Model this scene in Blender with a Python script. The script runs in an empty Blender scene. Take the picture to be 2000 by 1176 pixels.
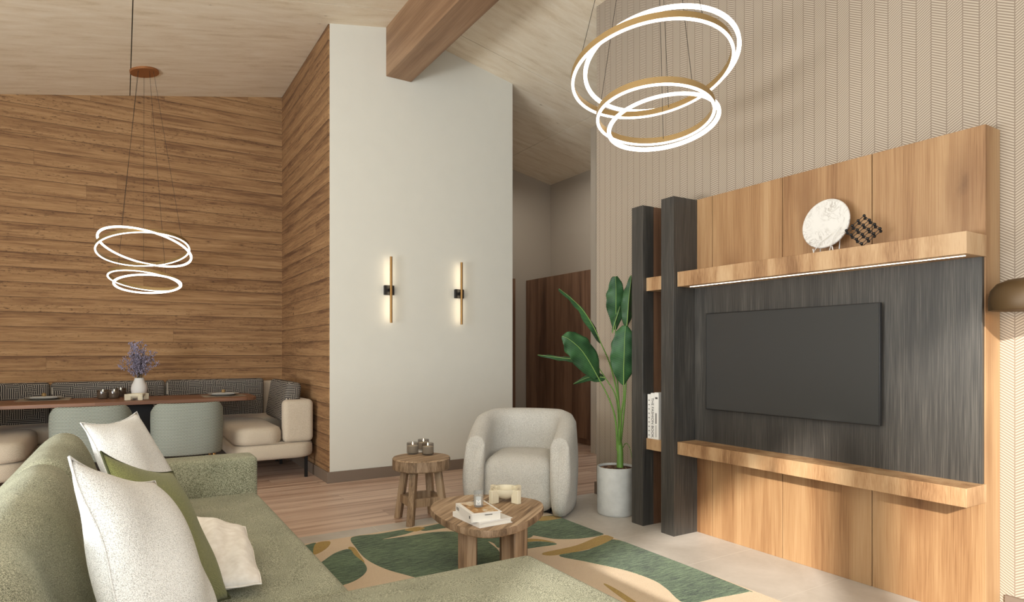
import bpy, math, random
from mathutils import Vector, Matrix
R_ = random.Random(7)
sc = bpy.context.scene
COL = sc.collection

# ------------------------------------------------------------------ camera, light, exposure
F_PX = 1231.0
YAW = math.atan(762 / 1231)
EYE = 1.25
SN, CS = math.sin(YAW), math.cos(YAW)
cam_data = bpy.data.cameras.new('camera')
cam_data.sensor_fit = 'HORIZONTAL'; cam_data.sensor_width = 36.0
cam_data.lens = 36.0 * F_PX / 2000.0
cam_data.shift_y = 98.0 / 2000.0
cam_data.clip_start = 0.05
cam = bpy.data.objects.new('camera', cam_data); COL.objects.link(cam)
cam.location = (0, 0, EYE); cam.rotation_euler = (math.pi / 2, 0, -YAW)
sc.camera = cam

sc.view_settings.view_transform = 'Standard'
sc.view_settings.look = 'None'
sc.view_settings.gamma = 1.0
sc.view_settings.exposure = 0.0
sc.view_settings.use_curve_mapping = False

world = bpy.data.worlds.new('daylight'); sc.world = world; world.use_nodes = True
bg = world.node_tree.nodes['Background']
bg.inputs[0].default_value = (0.80, 0.90, 1.0, 1); bg.inputs[1].default_value = 1.0

def lamp(name, kind, loc, rot=(0, 0, 0), energy=100, color=(1, 1, 1), **kw):
    d = bpy.data.lights.new(name, kind); d.energy = energy; d.color = color
    for k, v in kw.items(): setattr(d, k, v)
    o = bpy.data.objects.new(name, d); COL.objects.link(o)
    o.location = loc; o.rotation_euler = rot
    return o

sun_dir = Vector((0.197, 0.166, -0.091)).normalized()
sun = lamp('sun', 'SUN', (0, -6, 5), energy=6.5, color=(1.0, 0.95, 0.87), angle=math.radians(1.3))
sun.rotation_euler = (-sun_dir).to_track_quat('Z', 'Y').to_euler()
# daylight: side fill at an added window, the glazed gable behind the camera, added upward fill
lamp('side_fill', 'AREA', (-4.05, 0.6, 1.75), (math.radians(90), 0, math.radians(-90)), energy=115, color=(0.90, 0.97, 1.0), shape='RECTANGLE', size=5.4, size_y=2.6)  # fill before the closed side wall, standing in for daylight from that side
lamp('gable_daylight', 'AREA', (-1.6, -2.42, 1.9), (math.radians(90), 0, 0), energy=180, color=(0.90, 0.97, 1.0), shape='RECTANGLE', size=4.4, size_y=3.0)
lamp('ceiling_fill', 'AREA', (-4.0, 1.7, 1.0), (math.radians(90 + 40), 0, math.radians(-90)), energy=400, color=(0.94, 0.98, 1.0), shape='RECTANGLE', size=3.2, size_y=1.4)  # upward fill added to brighten the ceiling
lamp('hall_fill', 'AREA', (4.6, 7.0, 3.75), energy=11, color=(1.0, 0.95, 0.88), shape='DISK', size=0.5)  # fill lamp added to lift the dark hall, no fitting known there

# ------------------------------------------------------------------ colour and node helpers
def lin(c):
    return tuple(((x / 255) / 12.92 if x / 255 <= 0.04045 else ((x / 255 + 0.055) / 1.055) ** 2.4) for x in c)

class NT:
    def __init__(s, name):
        s.m = bpy.data.materials.new(name); s.m.use_nodes = True
        s.t = s.m.node_tree; s.b = s.t.nodes['Principled BSDF']
        s._tc = None
    def n(s, typ): return s.t.nodes.new(typ)
    def put(s, sock, v):
        if v is None: return
        if hasattr(v, 'is_output') or isinstance(v, bpy.types.NodeSocket): s.t.links.new(v, sock)
        elif isinstance(v, (tuple, list)) and len(v) == 3 and len(sock.default_value) == 4: sock.default_value = (*v, 1)
        else: sock.default_value = v
    def obj(s):
        if s._tc is None: s._tc = s.n('ShaderNodeTexCoord')
        return s._tc.outputs['Object']
    def sep(s, v=None):
        x = s.n('ShaderNodeSeparateXYZ'); s.put(x.inputs[0], v if v is not None else s.obj()); return x.outputs
    def comb(s, a, b, c):
        x = s.n('ShaderNodeCombineXYZ')
        for i, v in enumerate((a, b, c)): s.put(x.inputs[i], v)
        return x.outputs[0]
    def ma(s, op, a, b=None, c=None):
        x = s.n('ShaderNodeMath'); x.operation = op
        for i, v in enumerate((a, b, c)):
            if v is not None: s.put(x.inputs[i], v)
        return x.outputs[0]
    def vm(s, op, a, b):
        x = s.n('ShaderNodeVectorMath'); x.operation = op
        s.put(x.inputs[0], a); s.put(x.inputs[1], b); return x.outputs[0]
    def noise(s, v, scale, detail=3, rough=0.5, dist=0.0):
        x = s.n('ShaderNodeTexNoise'); s.put(x.inputs['Vector'], v); x.inputs['Scale'].default_value = scale
        x.inputs['Detail'].default_value = detail; x.inputs['Roughness'].default_value = rough; x.inputs['Distortion'].default_value = dist
        return x.outputs['Fac']
    def vor(s, v, scale, feature='F1', out='Distance'):
        x = s.n('ShaderNodeTexVoronoi'); x.feature = feature; s.put(x.inputs['Vector'], v); x.inputs['Scale'].default_value = scale
        return x.outputs[out]
    def white(s, v, dims='3D'):
        x = s.n('ShaderNodeTexWhiteNoise'); x.noise_dimensions = dims
        s.put(x.inputs['W' if dims == '1D' else 'Vector'], v); return x.outputs[0]
    def ramp(s, f, stops, interp='LINEAR'):
        x = s.n('ShaderNodeValToRGB'); s.put(x.inputs[0], f); e = x.color_ramp.elements; x.color_ramp.interpolation = interp
        while len(e) < len(stops): e.new(0.5)
        for k, (p, c) in zip(e, stops):
            k.position = p; k.color = (*c, 1) if len(c) == 3 else c
        return x.outputs[0]
    def mrange(s, v, a, b, c=0.0, d=1.0, smooth=False):
        x = s.n('ShaderNodeMapRange'); s.put(x.inputs[0], v)
        if smooth: x.interpolation_type = 'SMOOTHSTEP'
        for i, q in enumerate((a, b, c, d)): s.put(x.inputs[i + 1], q)
        return x.outputs[0]
    def mix(s, f, a, b, mode='MIX'):
        x = s.n('ShaderNodeMix'); x.data_type = 'RGBA'; x.blend_type = mode
        s.put(x.inputs[0], f); s.put(x.inputs[6], a); s.put(x.inputs[7], b); return x.outputs[2]
    def bump(s, h, strength=0.3, dist=0.01):
        x = s.n('ShaderNodeBump'); x.inputs['Strength'].default_value = strength; x.inputs['Distance'].default_value = dist
        s.put(x.inputs['Height'], h); s.t.links.new(x.outputs[0], s.b.inputs['Normal'])
    def fin(s, col=None, rough=0.6, metal=0.0, spec=None, sheen=0.0):
        s.put(s.b.inputs['Base Color'], col); s.put(s.b.inputs['Roughness'], rough); s.b.inputs['Metallic'].default_value = metal
        if spec is not None: s.b.inputs['Specular IOR Level'].default_value = spec
        if sheen: s.b.inputs['Sheen Weight'].default_value = sheen
        return s.m

def plain(name, c, rough=0.6, metal=0.0, var=0.0, spec=None):
    k = NT(name); col = lin(c)
    if var:
        f = k.noise(k.obj(), 6.0, 3)
        col = k.mix(k.mrange(f, .3, .7), tuple(x * (1 - var) for x in col), tuple(min(1, x * (1 + var)) for x in col))
    return k.fin(col, rough, metal, spec)

def emis(name, c, strength):
    k = NT(name); k.b.inputs['Base Color'].default_value = (*c, 1)
    k.b.inputs['Emission Color'].default_value = (*c, 1); k.b.inputs['Emission Strength'].default_value = strength
    return k.m

def wood(name, cols, along='x', across='z', w=None, ln=2.0, seam=0.004, stretch=0.06, scale=9.0, knots=0.0, kscale=3.0, krad=1.0, lap=0.0, warp_=0.06, kg=0.5, fs=14.0, g1amt=1.0, fleck=0.0, endj=1.0,
         rough=0.55, vary=0.25, bump=0.15, fine=0.35, seamdark=0.35, phase=0.0, rowvar=0.0, off=(0, 0, 0), cathedral=0.0):
    k = NT(name); x, y, z = k.sep(k.vm('ADD', k.obj(), off)); ax = {'x': x, 'y': y, 'z': z}
    rest = [q for q in 'xyz' if q not in (along, across)][0]
    a, b, c = ax[along], ax[across], ax[rest]
    rnd = 0.5; seamf = None
    if w:
        q = k.ma('DIVIDE', k.ma('ADD', b, phase), w); row = k.ma('FLOOR', q)
        r1 = k.white(row, '1D')
        q2 = k.ma('DIVIDE', k.ma('ADD', a, k.ma('MULTIPLY', r1, ln * 3.7)), ln); colm = k.ma('FLOOR', q2)
        rnd = k.white(k.comb(row, colm, 1.0))
        fr = k.ma('FRACT', q); e1 = k.ma('MINIMUM', fr, k.ma('SUBTRACT', 1.0, fr))
        fr2 = k.ma('FRACT', q2); e2 = k.ma('MINIMUM', fr2, k.ma('SUBTRACT', 1.0, fr2))
        seamf = k.ma('MAXIMUM', k.mrange(k.ma('MULTIPLY', e1, w), seam * 0.3, seam, 1.0, 0.0), k.ma('MULTIPLY', k.mrange(k.ma('MULTIPLY', e2, ln), seam * 0.3, seam, 1.0, 0.0), endj))
        a = k.ma('ADD', a, k.ma('MULTIPLY', rnd, 17.3)); c = k.ma('ADD', c, k.ma('MULTIPLY', rnd, 5.1))
    v = k.comb(k.ma('MULTIPLY', a, stretch), b, c)
    warp = k.noise(v, scale * 0.5, 2, 0.5)
    v2 = k.vm('ADD', v, k.comb(0.0, k.ma('MULTIPLY', warp, warp_), k.ma('MULTIPLY', warp, warp_)))
    g1 = k.noise(v2, scale, 5, 0.6, 0.4)
    vf = k.comb(k.ma('MULTIPLY', a, stretch * 0.35), b, c)
    g2 = k.noise(vf, scale * fs, 3, 0.6)
    f = k.mrange(g1, 0.3, 0.7)
    if g1amt != 1.0: f = k.ma('ADD', k.ma('MULTIPLY', f, g1amt), 0.5 * (1 - g1amt))
    if cathedral:
        rg = k.ma('FRACT', k.ma('MULTIPLY', g1, 14.0)); rg = k.ma('ABSOLUTE', k.ma('SUBTRACT', rg, 0.5))
        f = k.ma('ADD', f, k.ma('MULTIPLY', k.ma('SUBTRACT', rg, 0.25), cathedral))
    f = k.ma('ADD', f, k.ma('MULTIPLY', k.ma('SUBTRACT', g2, 0.5), fine * 2))
    if w: f = k.ma('ADD', f, k.ma('MULTIPLY', k.ma('SUBTRACT', rnd, 0.5), vary))
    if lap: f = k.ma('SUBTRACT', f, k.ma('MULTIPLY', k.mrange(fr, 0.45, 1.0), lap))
    n = len(cols); col = k.ramp(f, [(i / (n - 1) * 0.9 + 0.05, lin(q)) for i, q in enumerate(cols)])
    if fleck:
        fv = k.vm('ADD', k.comb(k.ma('MULTIPLY', a, 0.28), b, c), k.comb(0.0, k.ma('MULTIPLY', k.noise(v, 30, 2), 0.02), 0.0))
        fl_ = k.mrange(k.noise(fv, 75, 4, 0.7), 0.56, 0.66); gt = k.mrange(k.noise(v, 9, 2), 0.42, 0.60)
        col = k.mix(k.ma('MULTIPLY', k.ma('MULTIPLY', fl_, gt), fleck), col, tuple(q * 0.55 for q in lin(cols[0])))
    if knots:
        kv = k.comb(k.ma('MULTIPLY', a, 0.42), b, c)
        kv = k.vm('ADD', kv, k.comb(0.0, k.ma('MULTIPLY', k.noise(v, 12, 2), 0.03), 0.0))
        d = k.vor(kv, kscale); d2 = k.ma('ADD', d, k.ma('MULTIPLY', k.noise(kv, 40, 2), 0.06))
        gate = k.mrange(k.noise(kv, kscale * 0.45, 1), kg - .03, kg + .05)
        kf = k.ma('MULTIPLY', k.mrange(d2, 0.05 * krad, 0.16 * krad, 1.0, 0.0, True), gate)
        halo = k.ma('MULTIPLY', k.mrange(d2, 0.1 * krad, 0.34 * krad, 0.55, 0.0, True), gate)
        col = k.mix(k.ma('MULTIPLY', halo, knots), col, lin(cols[0]))
        col = k.mix(k.ma('MULTIPLY', kf, knots), col, tuple(q * 0.30 for q in lin(cols[0])))
    if seamf is not None: col = k.mix(k.ma('MULTIPLY', seamf, 1 - seamdark), col, tuple(q * 0.25 for q in lin(cols[0])))
    h = k.ma('MULTIPLY', g2, 0.4)
    if seamf is not None: h = k.ma('SUBTRACT', h, seamf)
    if bump: k.bump(h, bump, 0.006)
    return k.fin(col, rough)

def fabric(name, c1, c2, scale=260.0, amt=1.0, bump=0.5, rough=0.95, weave=0.0, contrast=(0.35, 0.65), blot=0.12):
    k = NT(name); v = k.obj()
    f = k.noise(v, scale, 2, 0.6)
    if weave:
        x, y, z = k.sep()
        p = k.ma('ADD', x, k.ma('MULTIPLY', z, .35)); q = k.ma('ADD', y, k.ma('MULTIPLY', z, .8))
        wv = k.ma('MULTIPLY', k.ma('SINE', k.ma('MULTIPLY', p, weave)), k.ma('SINE', k.ma('MULTIPLY', q, weave)))
        f = k.ma('ADD', f, k.ma('MULTIPLY', wv, 0.09))
    big = k.noise(v, 5.0, 2)
    f2 = k.ma('ADD', f, k.ma('MULTIPLY', k.ma('SUBTRACT', big, 0.5), blot))
    col = k.mix(k.mrange(f2, contrast[0], contrast[1]), lin(c1), lin(c2))
    k.bump(f, bump, 0.004)
    return k.fin(col, rough, spec=0.15, sheen=0.15)

M = {}
M['ceil'] = wood('pale_knotty_board', [(214, 196, 168), (227, 211, 186), (233, 219, 196), (238, 226, 206)], 'x', 'y', None, stretch=0.022, scale=12.0, warp_=0.02, knots=0.9, kscale=5.5, krad=.5, kg=.42, g1amt=.85, rough=0.75, bump=0.02, fine=0.3)
M['beam'] = wood('brown_beam_oak', [(112, 82, 58), (140, 108, 80), (160, 128, 98)], 'y', 'x', None, stretch=0.06, scale=6, knots=0.7, kscale=4, rough=0.6, bump=0.05)
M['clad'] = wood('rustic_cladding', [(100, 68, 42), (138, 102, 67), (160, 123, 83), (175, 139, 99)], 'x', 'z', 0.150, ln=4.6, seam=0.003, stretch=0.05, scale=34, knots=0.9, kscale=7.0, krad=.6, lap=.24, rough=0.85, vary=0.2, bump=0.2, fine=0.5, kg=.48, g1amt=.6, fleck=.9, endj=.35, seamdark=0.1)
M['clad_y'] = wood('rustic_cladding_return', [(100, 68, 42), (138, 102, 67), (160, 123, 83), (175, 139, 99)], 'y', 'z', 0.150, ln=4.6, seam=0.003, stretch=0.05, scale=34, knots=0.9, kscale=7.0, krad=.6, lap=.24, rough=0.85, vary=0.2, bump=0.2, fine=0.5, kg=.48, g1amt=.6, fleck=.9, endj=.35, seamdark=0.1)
M['floorwood'] = wood('pink_brown_boards', [(152, 122, 102), (186, 154, 134), (206, 178, 158), (216, 190, 170)], 'x', 'y', 0.17, ln=1.6, seam=0.0015, stretch=0.05, scale=12, knots=0.2, kscale=4, rough=0.42, vary=0.25, bump=0.03, fine=0.35, seamdark=0.5)
M['oak'] = wood('light_oak_veneer', [(116, 78, 48), (150, 112, 75), (169, 133, 94), (180, 147, 109)], 'z', 'y', None, stretch=0.045, scale=5.0, knots=0.95, kscale=2.9, kg=.39, krad=1.2, rough=0.5, bump=0.03, fine=0.42, fs=44.0, g1amt=.85, cathedral=0.10, off=(0, .33, .2))
M['oakshelf'] = wood('light_oak_edge', [(130, 94, 62), (164, 127, 90), (182, 148, 110), (192, 160, 123)], 'z', 'y', None, stretch=0.20, scale=6, knots=0.6, kscale=2.2, kg=.45, rough=0.5, bump=0.03, fine=0.45, fs=34.0)
M['dark'] = wood('charcoal_oak', [(38, 36, 34), (60, 57, 53), (92, 87, 80)], 'z', 'y', None, stretch=0.045, scale=9, knots=0.3, kscale=3.0, rough=0.45, bump=0.05, fine=0.75, fs=26.0, g1amt=.45)
M['rustic'] = wood('rustic_teak', [(100, 78, 56), (150, 122, 92), (180, 152, 122), (200, 174, 144)], 'x', 'y', 0.026, ln=30.0, seam=0.0014, stretch=0.07, scale=16, knots=0.25, kscale=6, rough=0.65, vary=0.4, bump=0.25, fine=0.5, seamdark=0.5)
M['rusticleg'] = wood('rustic_teak_legs', [(92, 72, 52), (134, 108, 82), (160, 134, 106), (178, 152, 124)], 'z', 'x', None, stretch=0.06, scale=18, knots=0.4, kscale=6, rough=0.65, bump=0.25, fine=0.55)
M['rusticrim'] = wood('rustic_teak_rim', [(84, 64, 46), (122, 98, 74), (150, 124, 98), (168, 142, 116)], 'z', 'x', None, stretch=0.3, scale=16, knots=0.2, kscale=6, rough=0.65, bump=0.3, fine=0.5)
M['walnut'] = wood('walnut_panel', [(84, 58, 42), (118, 86, 64), (138, 104, 80)], 'z', 'y', 0.42, ln=9.0, seam=0.003, stretch=0.09, scale=6, knots=0.9, kscale=2.2, rough=0.55, vary=0.15, bump=0.05, fine=0.3)
M['tabletop'] = wood('reddish_table_wood', [(96, 62, 44), (128, 88, 64), (150, 108, 82)], 'x', 'y', 0.12, ln=4.0, seam=0.001, stretch=0.05, scale=12, rough=0.45, vary=0.2, bump=0.04, fine=0.4)
M['white_wall'] = plain('warm_white_paint', (212, 208, 196), 0.9, var=0.01)
M['taupe_wall'] = plain('taupe_paint', (176, 164, 148), 0.9)
M['base'] = plain('taupe_baseboard', (120, 104, 90), 0.6)
M['green'] = fabric('green_tweed', (84, 87, 62), (206, 205, 178), 340, weave=980, bump=0.9, contrast=(0.38, 0.64))
M['boucle'] = fabric('cream_boucle', (178, 173, 164), (222, 218, 210), 250, bump=0.7, contrast=(0.34, 0.62))
M['boucle_white'] = fabric('white_boucle', (176, 172, 166), (238, 236, 232), 420, bump=0.8, contrast=(0.30, 0.56), blot=0.2)
M['greenpillow'] = fabric('olive_linen', (96, 98, 58), (142, 144, 92), 420, bump=0.3, weave=900)
M['linen'] = fabric('beige_linen', (176, 162, 142), (204, 190, 170), 300, bump=0.25, weave=700)
M['seamdark'] = plain('olive_seam', (66, 68, 40), 0.9)
M['silk'] = fabric('white_crinkled_cotton', (226, 218, 208), (240, 234, 226), 30, bump=0.25)
M['brass'] = plain('brushed_brass', (150, 112, 64), 0.4, 0.8)
M['bronze'] = plain('bronze_shade', (70, 52, 28), 0.5, 0.25)
M['gold'] = plain('satin_gold', (150, 122, 78), 0.5, 0.35)
M['copper'] = plain('copper_canopy', (166, 112, 70), 0.5, 0.6)
M['black'] = plain('black_metal', (26, 24, 23), 0.45, 0.4)
M['cable'] = plain('dark_cable', (48, 38, 30), 0.6)
M['screen'] = plain('tv_glass', (58, 58, 57), 0.22, 0.0, spec=0.5)
M['tvframe'] = plain('tv_bezel', (28, 27, 27), 0.4)
M['stone'] = plain('cream_stone', (222, 212, 186), 0.55, var=0.08)
M['ceramic'] = plain('white_ceramic', (216, 212, 206), 0.6, var=0.04)
M['wax'] = plain('cream_wax', (226, 214, 194), 0.5)
M['paper'] = plain('book_pages', (232, 226, 214), 0.8)
M['cover'] = plain('white_book_cover', (236, 232, 226), 0.5)
M['ink'] = plain('printed_ink', (60, 56, 52), 0.7)
M['inklight'] = plain('grey_ink', (150, 146, 140), 0.7)
M['soil'] = NT('bark_soil'); 
_k = M['soil']; _f = _k.vor(_k.obj(), 70); _k.bump(_f, 1.0, 0.02)
M['soil'] = _k.fin(_k.ramp(_k.white(_k.vor(_k.obj(), 70, out='Color')), [(0, lin((40, 24, 16))), (0.75, lin((96, 60, 38))), (1, lin((190, 150, 110)))]), 0.9)
M['linen_mat'] = plain('taupe_placemat', (150, 138, 120), 0.8)
M['plate'] = plain('grey_plate', (168, 166, 160), 0.35)
M['led'] = emis('led_warm', (1.0, 0.96, 0.84), 3.0)
M['ledstrip'] = emis('led_shelf', (1.0, 0.86, 0.66), 7.0)
M['sconceled'] = emis('led_sconce', (1.0, 0.84, 0.60), 11.0)
M['flame'] = emis('candle_flame', (1.0, 0.80, 0.50), 9.0)
M['bulb'] = emis('lamp_bulb', (1.0, 0.75, 0.45), 10.0)
M['lavender'] = plain('lavender_bloom', (146, 138, 158), 0.9, var=0.3)
M['stemdark'] = plain('dry_stem', (70, 66, 50), 0.9)
_k = NT('cover_art'); M['flax'] = _k.fin(_k.ramp(_k.noise(_k.obj(), 16, 3, .6, 1.0), [(.32, lin((112, 84, 56))), (.46, lin((186, 138, 78))), (.56, lin((206, 176, 132))), (.66, lin((226, 214, 196)))]), 0.5)

def m_glass():
    k = NT('smoked_glass'); k.b.inputs['Transmission Weight'].default_value = 0.0
    k.b.inputs['Alpha'].default_value = 0.32
    return k.fin(lin((84, 68, 54)), 0.08, spec=0.8)
M['smoke'] = m_glass()
M['smokedark'] = m_glass(); M['smokedark'].node_tree.nodes['Principled BSDF'].inputs['Alpha'].default_value = 0.62
def m_clear():
    k = NT('clear_glass'); k.b.inputs['Alpha'].default_value = 0.30
    return k.fin(lin((170, 172, 170)), 0.05, spec=0.8)
M['clear'] = m_clear()

def m_wallpaper():
    k = NT('herringbone_wallpaper'); x, y, z = k.sep()
    W = 0.0715; P = 0.0135
    q = k.ma('DIVIDE', k.ma('ADD', y, 0.022), W)
    par = k.ma('SUBTRACT', k.ma('MULTIPLY', k.ma('MODULO', k.ma('FLOOR', k.ma('ADD', q, 100.0)), 2.0), 2.0), 1.0)
    fr = k.ma('FRACT', q)
    s = k.ma('ADD', z, k.ma('MULTIPLY', k.ma('MULTIPLY', par, 0.60), k.ma('MULTIPLY', fr, W)))
    st = k.ma('ABSOLUTE', k.ma('SUBTRACT', k.ma('FRACT', k.ma('DIVIDE', s, P)), 0.5))
    f = k.mrange(st, 0.20, 0.30)
    e = k.ma('MINIMUM', fr, k.ma('SUBTRACT', 1.0, fr))
    f = k.ma('MULTIPLY', f, k.mrange(e, 0.02, 0.05))
    col = k.mix(f, lin((140, 125, 110)), lin((186, 172, 154)))
    return k.fin(col, 0.85, spec=0.2)
M['paper_wall'] = m_wallpaper()

def m_maze():
    k = NT('maze_pattern_fabric'); x, y, z = k.sep()
    u = k.ma('ADD', x, y); CELL = 0.034; NL = 2.0
    cu = k.ma('FLOOR', k.ma('DIVIDE', u, CELL)); cv = k.ma('FLOOR', k.ma('DIVIDE', z, CELL))
    r = k.ma('GREATER_THAN', k.white(k.comb(cu, cv, 0.0)), 0.5)
    w = k.ma('ADD', k.ma('MULTIPLY', r, u), k.ma('MULTIPLY', k.ma('SUBTRACT', 1.0, r), z))
    st = k.ma('ABSOLUTE', k.ma('SUBTRACT', k.ma('FRACT', k.ma('MULTIPLY', w, NL / CELL)), 0.5))
    f = k.mrange(st, 0.30, 0.38)
    col = k.mix(f, lin((54, 50, 49)), lin((170, 160, 146)))
    return k.fin(col, 0.9, spec=0.2)
M['maze'] = m_maze()

def m_cane():
    k = NT('woven_rope_back'); x, y, z = k.sep()
    a = k.ma('MULTIPLY', x, 2 * math.pi / 0.024)
    s = k.ma('ADD', k.ma('DIVIDE', z, 0.0115), k.ma('MULTIPLY', k.ma('SINE', a), 0.22))
    st = k.ma('ABSOLUTE', k.ma('SUBTRACT', k.ma('FRACT', s), 0.5))
    f = k.mrange(st, 0.20, 0.34)
    col = k.mix(f, lin((100, 108, 98)), lin((176, 178, 166)))
    k.bump(f, 0.6, 0.004)
    return k.fin(col, 0.85)
M['cane'] = m_cane()

def m_tile():
    k = NT('stone_floor_tiles'); x, y, z = k.sep()
    def edge(v, off, w):
        fr = k.ma('FRACT', k.ma('DIVIDE', k.ma('ADD', v, off + 50 * w), w))
        return k.ma('MULTIPLY', k.ma('MINIMUM', fr, k.ma('SUBTRACT', 1.0, fr)), w)
    e = k.ma('MINIMUM', edge(x, -0.32, 1.2), edge(y, -0.00 - 0.19, 0.60))
    g = k.mrange(e, 0.0015, 0.003)
    n1 = k.noise(k.obj(), 2.2, 5, 0.6, 0.6); n2 = k.noise(k.obj(), 30, 3)
    f = k.ma('ADD', k.mrange(n1, 0.3, 0.7), k.ma('MULTIPLY', k.ma('SUBTRACT', n2, 0.5), 0.4))
    col = k.mix(f, lin((182, 174, 164)), lin((206, 199, 190)))
    col = k.mix(g, lin((208, 202, 192)), col)
    return k.fin(col, 0.42, spec=0.4)
M['tile'] = m_tile()

def m_rug(name, c1, c2, streak=True):
    k = NT(name)
    x, y, z = k.sep(); v = k.comb(k.ma('MULTIPLY', x, 0.14), y, z)
    f = k.noise(v, 80, 4, 0.75); g = k.noise(k.obj(), 260, 2); h = k.noise(k.obj(), 2.5, 2)
    q = k.ma('ADD', k.ma('MULTIPLY', f, 0.7 if streak else 0.2), k.ma('ADD', k.ma('MULTIPLY', g, 0.3 if streak else 0.8), k.ma('MULTIPLY', h, 0.25)))
    col = k.mix(k.mrange(q, 0.50 if streak else 0.4, 0.78 if streak else 0.85), lin(c1), lin(c2))
    k.bump(g, 0.8, 0.006)
    return k.fin(col, 1.0, spec=0.05, sheen=0.2)
M['rug_beige'] = m_rug('rug_beige_pile', (204, 178, 146), (236, 214, 184), False)
M['rug_green'] = m_rug('rug_green_pile', (30, 52, 38), (124, 150, 112))
M['rug_gold'] = m_rug('rug_gold_pile', (150, 118, 44), (196, 164, 88), False)

def m_marble():
    k = NT('white_marble'); n1 = k.noise(k.obj(), 14, 6, 0.65, 1.6)
    a = k.ma('ABSOLUTE', k.ma('SUBTRACT', n1, 0.5)); v = k.mrange(a, 0.0, 0.035, 1.0, 0.0)
    n2 = k.noise(k.obj(), 9, 3)
    col = k.mix(k.ma('MULTIPLY', v, k.mrange(n2, .35, .7)), lin((214, 210, 204)), lin((120, 106, 92)))
    return k.fin(col, 0.3)
M['marble'] = m_marble()

def m_leaf():
    k = NT('banana_leaf_green'); x, y, z = k.sep()
    n = k.noise(k.obj(), 8, 3)
    a = k.ma('SINE', k.ma('MULTIPLY', k.ma('ADD', z, k.ma('MULTIPLY', x, .5)), 420))
    f = k.ma('ADD', n, k.ma('MULTIPLY', a, 0.06))
    col = k.mix(k.mrange(f, .3, .7), lin((26, 58, 32)), lin((54, 96, 52)))
    return k.fin(col, 0.55)
M['leaf'] = m_leaf()
M['leaflight'] = plain('young_leaf_green', (84, 136, 66), 0.45, var=0.2)
M['midrib'] = plain('pale_midrib', (128, 158, 84), 0.5)
M['stalk'] = plain('green_stalk', (104, 142, 62), 0.5, var=0.25)
def m_pot():
    k = NT('ribbed_concrete'); x, y, z = k.sep()
    f = k.ma('SINE', k.ma('MULTIPLY', z, 2 * math.pi / 0.010)); n = k.noise(k.obj(), 12, 3)
    k.bump(f, 0.15, 0.002)
    return k.fin(k.mix(k.mrange(n, .3, .7), lin((188, 188, 184)), lin((206, 206, 202))), 0.8)
M['pot'] = m_pot()

# ------------------------------------------------------------------ mesh helpers (all in world coordinates)
def catmull(pts, n=8, closed=True):
    out = []; m = len(pts)
    rng = range(m) if closed else range(m - 1)
    for i in rng:
        p = [Vector(pts[(i + j) % m] if closed else pts[min(max(i + j, 0), m - 1)]) for j in (-1, 0, 1, 2)]
        for k in range(n):
            t = k / n
            out.append(0.5 * ((2 * p[1]) + (p[2] - p[0]) * t + (2 * p[0] - 5 * p[1] + 4 * p[2] - p[3]) * t * t + (3 * p[1] - p[0] - 3 * p[2] + p[3]) * t ** 3))
    if not closed: out.append(Vector(pts[-1]))
    return out

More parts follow.
